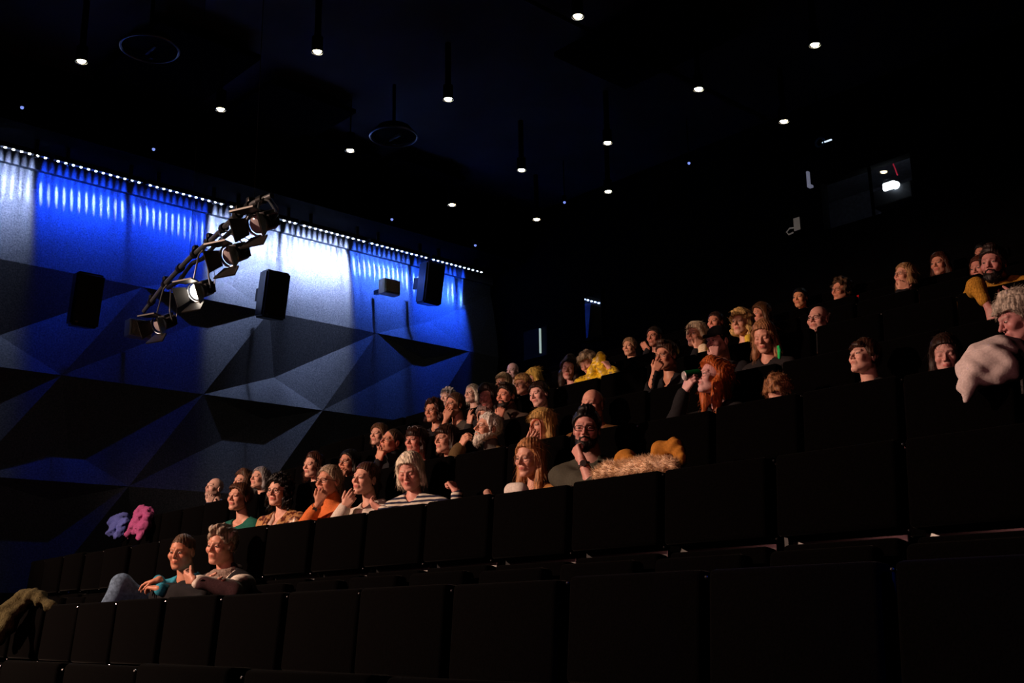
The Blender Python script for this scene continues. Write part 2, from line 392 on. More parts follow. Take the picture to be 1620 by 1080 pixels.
M_LENS_ON = mat('lit_lens', (1, 1, 1), 0.2, emit=(1.0, 0.86, 0.72), estr=14)
M_BARN = mat('barn_door_black', (0.008, 0.007, 0.007), 0.45, 0.2)
def lantern(px, py, tpx, tpy, size, label, lit=False, aim_px=(0.42, 0.85, 0.30), hang=None):
    """fresnel lantern: body, lens, barn doors, yoke, cable; hangs from pipe point hang"""
    c = Vector(atZ(px, py, ZP-0.36)); hp = Vector(hang)
    r = thing('stage_lantern', label, 'stage light', tuple(c), group='stage lanterns on the hanging pipe')
    # aim: direction given as a point in the frame
    d = Vector(-CR*aim_px[0]-CF*aim_px[1]-_z*aim_px[2]).normalized()
    q = d.to_track_quat('X', 'Z').to_matrix().to_4x4()
    r.matrix_world = Matrix.Translation(c) @ q
    s = size
    b = BM(); b.cyl((-1.05*s, 0, 0), (0.25*s, 0, 0), 0.50*s, 0.52*s, seg=24); b.box((-0.55*s, 0, 0.38*s), (0.95*s, 0.7*s, 0.34*s), bev=0.03*s)
    for k in range(5): b.box((-0.9*s+0.18*s*k, 0, 0.0), (0.05*s, 1.12*s, 0.72*s), bev=0.01*s)
    b.done('body', M_BMETAL, r, True)
    BM().cyl((0.22*s, 0, 0), (0.42*s, 0, 0), 0.60*s, 0.60*s, seg=32, caps=False).tube([(0.42*s, 0.60*s*math.cos(t), 0.60*s*math.sin(t)) for t in np.linspace(0, 2*math.pi, 33)[:-1]], 0.035*s, 6, True).done('lens_ring', M_GMETAL, r, True)
    BM().sph((0.24*s, 0, 0), 0.50*s, (0.42, 1, 1), 24).done('lens', M_LENS_ON if lit else M_LENS_OFF, r, True)
    for (sy, sz, ww) in ((1, 0, .9), (-1, 0, .9), (0, 1, 1.1), (0, -1, 1.1)):
        b = BM(); L = 0.85*s
        o_ = 0.62*s; e = o_+L*0.42
        n1 = Vector((0.42*s, sy*o_, sz*o_)); n2 = Vector((0.42*s+L, sy*e, sz*e))
        side = Vector((0, sz, sy)) if True else None
        w1, w2 = 0.50*s*ww, 0.72*s*ww
        pts = [n1-side*w1, n1+side*w1, n2+side*w2, n2-side*w2]
        off = (n2-n1).cross(side).normalized()*0.012
        b.prism(pts, off).done('barn_door', M_BARN, r)
    # yoke in lantern space up to the pipe
    inv = r.matrix_world.inverted(); H = inv @ hp; up = H.normalized()
    pts = [(-0.35*s, -0.66*s, 0), (-0.35*s+up.x*0.5*s, -0.66*s+up.y*0.2*s, up.z*0.8*s), tuple(H*0.86+Vector((0, -0.35*s, 0))), tuple(H*0.96), tuple(H*0.86+Vector((0, 0.35*s, 0))), (-0.35*s+up.x*0.5*s, 0.66*s, up.z*0.8*s), (-0.35*s, 0.66*s, 0)]
    BM().tube(pts, 0.055*s, 8).done('yoke', M_GMETAL, r, True)
    BM().cyl(tuple(H*0.93), tuple(H*1.03), 0.12*s, seg=12).done('clamp', M_BMETAL, r, True)
    cp = [(-1.05*s, 0, 0), (-1.35*s, 0.1*s, -0.5*s), (-1.1*s, 0.3*s, -1.0*s), (-0.4*s, 0.35*s, -0.8*s)] if s else []
    c3 = [Vector(p) for p in [(-1.05*s, 0, 0), (-1.5*s, 0, -0.1*s), (-1.75*s, 0.1*s, 0.5*s)]]+[H*0.9+Vector((-0.7*s, 0, 0)), H]
    sm = []
    for i in range(len(c3)-1):
        for t in (0, .33, .66): sm.append(c3[i].lerp(c3[i+1], t))
    BM().tube(sm+[c3[-1]], 0.03*s, 6).done('cable', M_BMETAL, r, True)
    return r
HP = lambda x, y: P_(x, y)
lantern(256, 512, 215, 530, 0.135, 'lowest hanging stage lantern, unlit, on the pipe end beside the pale wall box', hang=HP(266, 446))
lt = lantern(315, 460, 268, 492, 0.135, 'lit stage lantern glowing warm white with open barn doors', lit=True, hang=HP(322, 392))
lantern(368, 403, 325, 414, 0.135, 'unlit stage lantern with closed barn doors, second from the top of the pipe', hang=HP(352, 362))
lantern(412, 353, 372, 366, 0.135, 'topmost stage lantern, a dark silhouette against the white LED light', hang=HP(418, 314))
_c = Vector(atZ(315, 460, ZP-0.36)); _d = Vector(-CR*0.42-CF*0.85-_z*0.30).normalized(); _a = _c+_d
lamp('lit_lantern_beam', 'SPOT', tuple(_c+_d*0.13), 60, (1.0, 0.80, 0.66), aim=tuple(_a), spot_size=R_(110), spot_blend=0.5, shadow_soft_size=0.05)

# ------------------------------------------------------------------ back wall: mirror-like pane, door strip, projection booth
def pane(px0, px1, pt0, pb1, name, n, label=None):
    a = atY(px0, pt0, YB-0.03); c = atY(px1, pb1, YB-0.03)
    x0, x1 = a[0], c[0]; z1, z0 = a[2], c[2]
    fr = BM()
    for (cx, cz, sx, sz) in (((x0+x1)/2, z0, x1-x0+.06, .04), ((x0+x1)/2, z1, x1-x0+.06, .04), (x0, (z0+z1)/2, .04, z1-z0), (x1, (z0+z1)/2, .03, z1-z0)):
        fr.box((cx, YB-0.03, cz), (sx, 0.05, sz))
    o = fr.done(f'window_{n}', M_BLACK); setp(o, label, kind='structure')
    g = BM().box(((x0+x1)/2, YB-0.02, (z0+z1)/2), (x1-x0, 0.012, z1-z0)).done('pane', M_GLASSY, o)
    return x0, x1, z0, z1
M_GLASSY.node_tree.nodes['Principled BSDF'].inputs['Coat Weight'].default_value = 1.0
M_GLASSY.node_tree.nodes['Principled BSDF'].inputs['Coat Roughness'].default_value = 0.02
M_GLASSY.node_tree.nodes['Principled BSDF'].inputs['Specular IOR Level'].default_value = 1.0
_g = M_GLASSY.node_tree.nodes['Principled BSDF']; _g.inputs['Metallic'].default_value = 1.0; _g.inputs['Base Color'].default_value = (0.7, 0.7, 0.75, 1)
pane(921, 955, 468, 531, 'window', 1)
# pale door slit further left
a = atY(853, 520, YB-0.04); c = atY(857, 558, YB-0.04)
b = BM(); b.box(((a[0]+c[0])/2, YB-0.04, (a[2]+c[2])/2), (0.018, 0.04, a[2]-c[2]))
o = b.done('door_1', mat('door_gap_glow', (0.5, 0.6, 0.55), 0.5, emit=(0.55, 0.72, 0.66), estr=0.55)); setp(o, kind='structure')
a = atY(828, 530, YB-0.03); c = atY(866, 556, YB-0.03)
b = BM(); b.box(((a[0]+c[0])/2, YB-0.015, (a[2]+c[2])/2), (c[0]-a[0], 0.03, a[2]-c[2]+.1), bev=0.004)
o = b.done('door_2', mat('door_leaf', (0.012, 0.014, 0.013), 0.6, spec=.05)); setp(o, kind='structure')

# projection booth behind the opening
X0, X1, Z0, Z1 = BOOTH
M_BOOTH = noisy('booth_wall', (0.10, 0.10, 0.13), (0.15, 0.15, 0.19), (20, 20, 20), 0.8, 0.2)
b = BM()
D = 1.8; yb = YB+0.2
b.box(((X0+X1)/2, yb+D, (Z0+Z1)/2), (X1-X0+2.4, 0.1, 2.6))
b.box(((X0+X1)/2, yb+D/2, Z0-0.10), (X1-X0+2.4, D, 0.1))
b.box(((X0+X1)/2, yb+D/2, Z1+0.55), (X1-X0+2.4, D, 0.1))
b.box((X0-1.15, yb+D/2, (Z0+Z1)/2), (0.1, D, 2.6)); b.box((X1+1.15, yb+D/2, (Z0+Z1)/2), (0.1, D, 2.6))
setp(b.done('wall_booth', M_BOOTH), kind='structure')
fr = BM()
for (cx, cz, sx, sz) in (((X0+X1)/2, Z0, X1-X0, .05), ((X0+X1)/2, Z1, X1-X0, .05), (X0, (Z0+Z1)/2, .05, Z1-Z0), (X1, (Z0+Z1)/2, .04, Z1-Z0), (atY(1377, 300, YB)[0], (Z0+Z1)/2, .02, Z1-Z0)):
    fr.box((cx, YB+0.02, cz), (sx, 0.05, sz))
fr_o = fr.done('window_2', M_BLACK); setp(fr_o, kind='structure')
gm = bpy.data.materials.new('booth_glass'); gm.use_nodes = True; n_ = gm.node_tree.nodes; n_.clear()
out = n_.new('ShaderNodeOutputMaterial'); mx = n_.new('ShaderNodeMixShader'); tr = n_.new('ShaderNodeBsdfTransparent'); gl = n_.new('ShaderNodeBsdfGlossy')
gl.inputs['Roughness'].default_value = 0.02; mx.inputs[0].default_value = 0.08
gm.node_tree.links.new(tr.outputs[0], mx.inputs[1]); gm.node_tree.links.new(gl.outputs[0], mx.inputs[2]); gm.node_tree.links.new(mx.outputs[0], out.inputs[0])
BM().box(((X0+X1)/2, YB+0.04, (Z0+Z1)/2), (X1-X0, 0.01, Z1-Z0)).done('pane', gm, fr_o)
M_PROJ = mat('projector_light', (1, 1, 1), 0.3, emit=(0.80, 0.92, 1.0), estr=9)
c = Vector(atY(1413, 295, yb+0.55))
r = thing('projector', 'brightly lit white projector behind the booth window', 'projector', tuple(c))
BM().box((-0.0, 0.25, -0.12), (0.55, 0.6, 0.24), bev=0.02).done('case', M_BMETAL, r)
BM().box((-0.02, -0.06, 0.0), (0.17, 0.02, 0.10), bev=0.02, seg=3).sph((0.07, -0.06, -0.02), 0.05, (1, .4, 1), 14).done('lamp_port', M_PROJ, r, True)
lamp('projector_glow', 'POINT', tuple(c+Vector((0, -0.15, 0.02))), 2.2, (0.72, 0.86, 1.0), shadow_soft_size=0.06)
c = Vector(atY(1422, 243, yb+0.5))
r = thing('booth_strip_lamp', 'small pale strip lamp glowing above the projector', 'lamp', tuple(c))
BM().box((0, 0, 0.02), (0.20, 0.06, 0.03), bev=0.005).done('case', M_BMETAL, r)
BM().sph((0, 0, 0), 0.09, (1.0, 0.35, 0.18), 16).done('tube', mat('strip_glow', (1, 1, 1), 0.3, emit=(0.9, 0.85, 1), estr=1.2), r, True)
c = Vector(atY(1416, 262, yb+0.6))
o = BM().tube([tuple(Vector((-0.03, 0, 0.1))), (-0.02, 0, 0.02), (0.0, 0, -0.05), (0.02, 0, -0.14)], 0.008, 8).done('red_streak', mat('red_streak_glow', (0.5, 0.02, 0.04), 0.4, emit=(0.6, 0.02, 0.06), estr=0.25))  # red streak in the lit booth, its glow put into the material
o.location = c; setp(o, 'thin glowing red streak above the projector in the booth', 'cable')
# small dark screens and reflections on the back wall, left of the booth
def wframe(px, py, wp, hp_, label, name, body=M_BLACK):
    c = Vector(atY(px, py, YB-0.12)); fwd = float(np.dot(np.array(c)-np.array([0, 0, CZ]), CF)); W = wp*fwd/FPX*1.3; H = hp_*fwd/FPX
    r = thing(name, label, 'wall fixture', tuple(c))
    BM().box((0, 0.04, 0), (W, 0.14, H), bev=0.02).done('case', body, r)
    BM().tube([(-W*.45, -.035, -H*.45), (-W*.45, -.035, H*.45), (W*.45, -.035, H*.45), (W*.45, -.035, -H*.45)], 0.008, 6, True).done('rim', M_BLACK, r)
    BM().box((0, 0.12, 0), (0.08, 0.1, 0.08)).done('mount', M_BMETAL, r)
    return r
wframe(1243, 240, 38, 26, 'dim dark speaker box on the back wall left of the booth window', 'wall_speaker')
wframe(1028, 322, 30, 22, 'dim dark box on the back wall below the ceiling downlights', 'wall_fixture')
wframe(1412, 172, 46, 26, 'dim dark speaker box above the booth window', 'wall_speaker')
c = Vector(atY(1279, 284, YB-0.06))
o = BM().box((0, 0, 0), (0.03, 0.05, 0.22), bev=0.006).box((0.02, 0, -0.1), (0.05, .06, .03)).done('bright_upright', mat('upright_glow', (0.35, 0.36, 0.45), 0.3, 0.5, emit=(.4, .42, .6), estr=.25)); o.location = c  # bright upright piece, its brightness added as emission
setp(o, 'pale glowing upright piece on the back wall left of the booth window', 'fitting')
# small lit hatch, its light put in as glowing pale pieces
c = Vector(atY(1248, 361, YB-0.05))
r = thing('lit_hatch', 'small dim lit hatch with a pale light shape on the back wall below the speaker box', 'hatch', tuple(c))
BM().box((0, 0, 0), (0.40, 0.02, 0.24)).done('board', M_BLACK, r)
mp_ = mat('hatch_glow', (0.4, 0.36, 0.33), 0.7, emit=(0.45, 0.38, 0.33), estr=0.12)
BM().box((0.13, -0.013, 0.02), (0.09, 0.006, 0.17)).tube([(0.09, -0.015, -.02), (0.02, -0.015, -0.01), (-0.03, -0.015, -0.05), (0.0, -0.015, -0.09), (0.07, -.015, -.08)], 0.010, 6).done('print', mp_, r)  # shape of the light in the hatch, built as glowing strips
c = Vector(atZ(1297, 225, 7.05))
r = thing('camera_dome', 'small round fitting with a white glint hanging near the booth', 'ceiling fixture', tuple(c))
BM().tube([(0.06*math.cos(t), 0, 0.06*math.sin(t)) for t in np.linspace(0, 2*math.pi, 25)[:-1]], 0.014, 8, True).done('ring', mat('ring_blue', (0.05, 0.12, 0.25), 0.3, .4), r, True)
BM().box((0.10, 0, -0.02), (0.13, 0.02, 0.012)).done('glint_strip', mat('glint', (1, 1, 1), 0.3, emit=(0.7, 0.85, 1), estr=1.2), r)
BM().cyl((0, 0, 0.06), (0, 0, ZC-7.05), 0.01, seg=8).done('stem', M_BLACK, r)
# ------------------------------------------------------------------ seats
SW = 0.565; XS0 = -1.408         # seat pitch and the X of one gap between seats
def make_seat():
    """origin: floor under the backrest's front face, seat faces -Y"""
    r = thing('cinema_seat', '', 'seat')
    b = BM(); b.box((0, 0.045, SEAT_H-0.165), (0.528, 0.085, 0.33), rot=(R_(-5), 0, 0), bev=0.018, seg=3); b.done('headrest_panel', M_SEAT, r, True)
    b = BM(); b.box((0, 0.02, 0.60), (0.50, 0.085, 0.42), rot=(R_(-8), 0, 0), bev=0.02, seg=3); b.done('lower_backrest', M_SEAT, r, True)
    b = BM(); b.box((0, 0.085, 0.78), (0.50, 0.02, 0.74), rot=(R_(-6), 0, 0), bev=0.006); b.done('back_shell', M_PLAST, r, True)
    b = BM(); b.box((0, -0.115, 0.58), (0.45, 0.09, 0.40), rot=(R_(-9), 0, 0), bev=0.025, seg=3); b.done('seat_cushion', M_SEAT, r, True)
    for s in (-1,):
        b = BM(); b.box((s*0.2825, -0.16, 0.63), (0.036, 0.34, 0.035), bev=0.012); b.done('armrest', M_PLAST, r, True)
        b = BM(); b.box((s*0.2825, -0.10, 0.31), (0.022, 0.20, 0.62)); b.box((s*0.2825, -0.10, 0.01), (0.06, 0.3, 0.02)); b.done('leg', M_BMETAL, r)
        for dz, dy in ((0.02, 0.018), (0.335, 0.0)):
            b = BM(); b.sph((s*0.268, dy, SEAT_H-dz), 0.0055, seg=8); b.done('bolt', M_CHROME, r, True)
    return r
def make_seat_down(src):
    """same seat with the cushion folded down under a sitter"""
    r = src.copy(); COL.objects.link(r)
    for ch in src.children:
        c = ch.copy(); COL.objects.link(c); c.parent = r
        if ch.name.startswith('seat_cushion'):
            c.data = DOWN.data
    return r
proto_up = make_seat()
DOWN = BM().box((0, -0.26, 0.40), (0.45, 0.46, 0.09), bev=0.03, seg=3).done('seat_cushion', M_SEAT, None, True)
ORD = ['front', 'second', 'third', 'fourth', 'fifth', 'sixth', 'seventh', 'eighth', 'ninth']
NUM = ['first', 'second', 'third', 'fourth', 'fifth', 'sixth', 'seventh', 'eighth', 'ninth', 'tenth', 'eleventh', 'twelfth', 'thirteenth', 'fourteenth', 'fifteenth', 'sixteenth', 'seventeenth', 'eighteenth', 'nineteenth', 'twentieth', 'twenty-first', 'twenty-second']
def seat_rows(people_x):
    """people_x: row -> list of (X, short phrase)"""
    rng = {0: (-4.2, -0.8), 1: (-8.2, -0.8), 2: (-12.0, -1.2), 3: (-12.1, -1.6), 4: (-12.1, -2.0), 5: (-12.1, -2.5), 6: (-12.1, -2.9), 7: (-11.7, -3.3), 8: (-11.7, -3.7)}
    first = True
    for k in range(9):
        lo, hi = rng[k]
        cents = []
        n = math.ceil((hi-XS0)/SW)
        x = XS0+SW*n+SW/2+{4: .28, 5: -.14, 6: .15, 7: .11}.get(k, 0)
        while x-SW/2 > lo-0.05:
            cents.append(x); x -= SW
        occ = {}
        for px, ph in people_x.get(k, []):
            avail = [i for i in range(len(cents)) if i not in occ]
            i = min(avail, key=lambda i: abs(cents[i]-px)); occ[i] = ph
        for i, cx in enumerate(cents):
            dz = -0.035 if (k == 1 and i == 0) else (random.uniform(-.006, .006))
            loc = (cx, ROWY[k]+curve(cx)+random.uniform(-0.006, .006), FLOORZ[k]+dz)
            if i in occ: s = make_seat_down(proto_up)
            elif first: s = proto_up; first = False
            else: s = copy_tree(proto_up, loc)
            s.location = loc; s.rotation_euler = (R_(random.uniform(-.8, .8)), 0, R_(random.uniform(-.5, .5))-math.atan(0.016*max(0.0, -cx-5.5)))
            s['group'] = f'black cinema seats in the {ORD[k]} row'; s['category'] = 'seat'
            if i in occ: s['label'] = f'black cinema seat behind the {occ[i]}'
            else: s['label'] = f'empty black cinema seat, {ORD[k]} row from the front, {NUM[i]} from the right end'
    COL.objects.unlink(DOWN); bpy.data.objects.remove(DOWN)
# ------------------------------------------------------------------ distance-field modelling
def smin(a, b, k):
    if k <= 0: return np.minimum(a, b)
    h = np.clip(0.5+0.5*(b-a)/k, 0, 1); return b*(1-h)+a*h-k*h*(1-h)
def smax(a, b, k): return -smin(-a, -b, k)
def d_cap(P, a, b, ra, rb):
    a = np.asarray(a, float); b = np.asarray(b, float); ab = b-a; L = max(float(ab@ab), 1e-9)
    q = P-a; t = np.clip((q@ab)/L, 0, 1)
    return np.linalg.norm(q-t[..., None]*ab, axis=-1)-(ra+(rb-ra)*t)
def d_ell(P, c, r):
    r = np.asarray(r, float); q = P-np.asarray(c, float)
    k0 = np.linalg.norm(q/r, axis=-1); k1 = np.linalg.norm(q/(r*r), axis=-1)
    return k0*(k0-1)/np.maximum(k1, 1e-6)
def axis_(lo, hi, hc, fine):
    out = [lo]
    while out[-1] < hi:
        x = out[-1]; h = hc
        for a, b, hf in fine:
            if a <= x <= b: h = min(h, hf)
            elif x < a: h = min(h, hf+(a-x)*0.35)
            else: h = min(h, hf+(x-b)*0.35)
        out.append(x+h)
    return np.array(out)
def surf_nets(xs, ys, zs, D):
    S = D < 0
    nx, ny, nz = D.shape
    c = np.zeros((nx-1, ny-1, nz-1), np.int8)
    for i in (0, 1):
        for j in (0, 1):
            for k in (0, 1): c += S[i:nx-1+i, j:ny-1+j, k:nz-1+k]
    A = np.argwhere((c > 0) & (c < 8)); idx = -np.ones(c.shape, np.int32); idx[A[:, 0], A[:, 1], A[:, 2]] = np.arange(len(A))
    cv = np.empty((len(A), 8), np.float32); cp = np.empty((len(A), 8, 3), np.float32)
    for q in range(8):
        i, j, k = A[:, 0]+(q & 1), A[:, 1]+((q >> 1) & 1), A[:, 2]+((q >> 2) & 1)
        cv[:, q] = D[i, j, k]; cp[:, q, 0] = xs[i]; cp[:, q, 1] = ys[j]; cp[:, q, 2] = zs[k]
    acc = np.zeros((len(A), 3)); cnt = np.zeros(len(A))
    for p, q in [(0, 1), (2, 3), (4, 5), (6, 7), (0, 2), (1, 3), (4, 6), (5, 7), (0, 4), (1, 5), (2, 6), (3, 7)]:
        a, b = cv[:, p], cv[:, q]; mk = (a < 0) != (b < 0)
        t = np.where(mk, a/np.where(mk, a-b, 1), 0)
        acc += np.where(mk[:, None], cp[:, p]+(cp[:, q]-cp[:, p])*t[:, None], 0); cnt += mk
    V = acc/np.maximum(cnt, 1)[:, None]
    F = []
    for ax in range(3):
        s0 = [slice(1, -1)]*3; s1 = [slice(1, -1)]*3; s0[ax] = slice(0, -1); s1[ax] = slice(1, None)
        a = S[tuple(s0)]; b = S[tuple(s1)]
        E = np.argwhere(a != b)
        if not len(E): continue
        sg = a[E[:, 0], E[:, 1], E[:, 2]]
        o = E.copy(); u, v = [(1, 2), (2, 0), (0, 1)][ax]
        for w_ in range(3):
            if w_ != ax: o[:, w_] += 1
        def g(du, dv):
            q = o.copy(); q[:, u] += du; q[:, v] += dv; return idx[q[:, 0], q[:, 1], q[:, 2]]
        f = np.stack([g(-1, -1), g(0, -1), g(0, 0), g(-1, 0)], 1)
        f[~sg] = f[~sg][:, ::-1]
        F.append(f)
    F = np.concatenate(F); F = F[(F >= 0).all(1)]
    return V, F
class Field:
    def __init__(s, lo, hi, hc, fine=([], [], [])):
        s.ax = [axis_(lo[i], hi[i], hc, fine[i]) for i in range(3)]
        s.D = np.full([len(a) for a in s.ax], 0.5, np.float32)
    def block(s, lo, hi):
        r = []
        for i in range(3):
            a = np.searchsorted(s.ax[i], lo[i]); b = np.searchsorted(s.ax[i], hi[i])
            r.append(slice(max(a, 0), max(b, a)))
        if any(q.stop <= q.start for q in r): return None, None
        G = np.stack(np.meshgrid(s.ax[0][r[0]], s.ax[1][r[1]], s.ax[2][r[2]], indexing='ij'), -1)
        return tuple(r), G
    def add(s, fn, lo, hi, k=0.0, mg=0.05):
        sl, G = s.block([v-mg for v in lo], [v+mg for v in hi])
        if sl is None: return
        s.D[sl] = smin(s.D[sl], fn(G).astype(np.float32), k)
    def cut(s, fn, lo, hi, k=0.0):
        sl, G = s.block(lo, hi)
        if sl is None: return
        s.D[sl] = smax(s.D[sl], fn(G).astype(np.float32), k)
    def cap(s, a, b, ra, rb, k=0.02):
        a = np.asarray(a, float); b = np.asarray(b, float); R = max(ra, rb)
        s.add(lambda G: d_cap(G, a, b, ra, rb), np.minimum(a, b)-R, np.maximum(a, b)+R, k, mg=0.035)
    def mesh(s): return surf_nets(*s.ax, s.D)

# ------------------------------------------------------------------ head in its own space: x = person's left, -y = face, z = up
EYE = (0.0315, -0.0785, 0.002)
def head_field(P, o):
    w = o.get('fat', 1.0); fem = o.get('fem', 0)
    d = d_ell(P, (0, 0.014, 0.036), (0.074, 0.094, 0.084))
    d = smin(d, d_ell(P, (0, -0.026, -0.028), (0.060*w, 0.062, 0.084)), 0.03)
    Q = P.copy(); Q[..., 0] = np.abs(Q[..., 0])
    d = smin(d, d_cap(Q, (0.048*w, 0.004, -0.058), (0.017, -0.064, -0.100), 0.020*w, 0.015*w), 0.03)
    d = smin(d, d_ell(P, (0, -0.070, -0.098), (0.022, 0.019, 0.017)), 0.016)
    d = smin(d, d_ell(Q, (0.038*w, -0.060, -0.024), (0.026, 0.026, 0.024)), 0.018)
    d = smin(d, d_cap(Q, (0.010, -0.087, 0.021), (0.042, -0.073, 0.024), 0.009-0.003*fem, 0.008), 0.016)
    sk = d_ell(Q, (0.0315, -0.099, 0.001), (0.020, 0.0135, 0.0125))
    d = smax(d, -sk, 0.012)
    d = smin(d, d_ell(Q, (EYE[0], -0.0765, 0.002), (0.0150, 0.0128, 0.0125)), 0.003)
    ns = o.get('nose', 1.0)
    d = smin(d, d_cap(P, (0, -0.087, 0.012), (0, -0.085-0.024*ns, -0.028), 0.0062, 0.0098*ns), 0.010)
    d = smin(d, d_ell(Q, (0.0115, -0.094, -0.032), (0.0085, 0.010, 0.0072)), 0.006)
    d = smin(d, d_ell(P, (0, -0.078, -0.062), (0.026, 0.018, 0.020)), 0.012)
    mo = o.get('lip', 1.0)
    d = smin(d, d_cap(Q, (0.0, -0.0960, -0.0565), (0.021, -0.0845, -0.0595), 0.0042*mo, 0.0024), 0.004)
    d = smin(d, d_cap(Q, (0.0, -0.0945, -0.0665), (0.018, -0.0855, -0.0640), 0.0050*mo, 0.0026), 0.004)
    d = smax(d, -d_cap(Q, (0, -0.1005, -0.0612), (0.022, -0.0905, -0.0618), 0.0022+o.get('open', 0)*0.006, 0.0015), 0.003)
    d = smax(d, -d_cap(Q, (0.026, -0.088, -0.035), (0.034, -0.078, -0.058), 0.0035, 0.002), 0.010)   # nasolabial fold
    if o.get('smile'): d = smin(d, d_ell(Q, (0.036, -0.070, -0.038), (0.014, 0.014, 0.012)), 0.012)
    # ear
    E_ = Q-np.array((0.0755, 0.018, -0.004)); 
    ear = d_ell(E_, (0, 0, 0), (0.0085, 0.0185, 0.031)); ear = smax(ear, -d_ell(E_, (0.008, -0.003, 0.003), (0.006, 0.010, 0.018)), 0.004)
    d = smin(d, ear, 0.005)
    return d
def skin_cols(L, o, H):
    """per-vertex colour from head-space position"""
    base = np.array(o.get('skin', (0.62, 0.34, 0.24))); n = len(L); C = np.tile(base, (n, 1))
    ax = np.abs(L[:, 0]); y = L[:, 1]; z = L[:, 2]
    def blend(col, m):
        m = np.clip(m, 0, 1)[:, None]; C[:] = C*(1-m)+np.array(col)*m
    fr = y < -0.03
    red = base*np.array([1.0, 0.62, 0.58])
    blend(red, 0.45*np.exp(-((ax-0.040)/0.018)**2-((z+0.028)/0.018)**2)*fr)
    blend(red, 0.5*np.exp(-(ax/0.013)**2-((z+0.026)/0.012)**2)*(y < -0.09))
    if o.get('fem'): lip = (0.48, 0.10, 0.10)
    else: lip = base*np.array([0.72, 0.42, 0.42])
    if o.get('lipcol'): lip = o['lipcol']
    lm = np.exp(-(np.maximum(ax-0.016, 0)/0.005)**2-(np.maximum(np.abs(z+0.0615)-0.0065, 0)/0.0018)**2)*(y < -0.083)
    blend(lip, lm*0.85)
    bc = o.get('brow', (0.05, 0.03, 0.02)); t = np.clip((ax-0.012)/0.034, 0, 1); zb = 0.0205+0.0045*np.sin(t*2.4)
    blend(bc, 0.75*np.exp(-((z-zb)/0.0034)**2)*(ax > 0.012)*(ax < 0.047)*fr)
    if o.get('closed'):
        blend((0.05, 0.03, 0.03), 0.8*np.exp(-((z+0.006)/0.0022)**2)*(np.abs(ax-0.0315) < 0.013)*(y < -0.07))
    else:
        blend((0.04, 0.02, 0.02), 0.65*np.exp(-((z-0.0085)/0.0022)**2)*(np.abs(ax-0.0315) < 0.014)*(y < -0.07))
    if o.get('stubble'):
        m = ((z < -0.045) & (y < 0.02)).astype(float)*np.clip((-0.045-z)/0.01, 0, 1)*(1-lm)
        blend(o.get('stubcol', (0.10, 0.06, 0.05)), 0.45*m*o['stubble'])
    if o.get('wrinkle'):
        blend(base*0.72, o['wrinkle']*0.5*(np.sin(z*900+np.sin(L[:, 0]*60)*1.2) > 0.6)*(z > 0.035)*(ax < .05)*(y < -0.06))
    far = (z < -0.14)
    return C
M_SKIN = mat('skin', (0.6, 0.35, 0.25), 0.5, 0, 0.35); _n, _l, _b = nodes(M_SKIN)
_a = _n.new('ShaderNodeAttribute'); _a.attribute_name = 'Col'
_nz = _n.new('ShaderNodeTexNoise'); _nz.inputs['Scale'].default_value = 55; _nz.inputs['Detail'].default_value = 3
_tc = _n.new('ShaderNodeTexCoord'); _l.new(_tc.outputs['Object'], _nz.inputs['Vector'])
_mx = _n.new('ShaderNodeMix'); _mx.data_type = 'RGBA'; _mx.blend_type = 'MULTIPLY'; _mx.inputs['Factor'].default_value = 0.35
_rp = _n.new('ShaderNodeValToRGB'); _rp.color_ramp.elements[0].color = (0.62, 0.50, 0.48, 1); _rp.color_ramp.elements[1].color = (1, 1, 1, 1)
_rp.color_ramp.elements[0].position = .3; _rp.color_ramp.elements[1].position = .7
_l.new(_nz.outputs['Fac'], _rp.inputs[0]); _l.new(_a.outputs['Color'], _mx.inputs[6]); _l.new(_rp.outputs[0], _mx.inputs[7]); _l.new(_mx.outputs[2], _b.inputs['Base Color'])
_b.inputs['Subsurface Weight'].default_value = 0.0
_bp = _n.new('ShaderNodeBump'); _bp.inputs['Strength'].default_value = 0.15; _bp.inputs['Distance'].default_value = 0.002
_l.new(_nz.outputs['Fac'], _bp.inputs['Height']); _l.new(_bp.outputs[0], _b.inputs['Normal'])

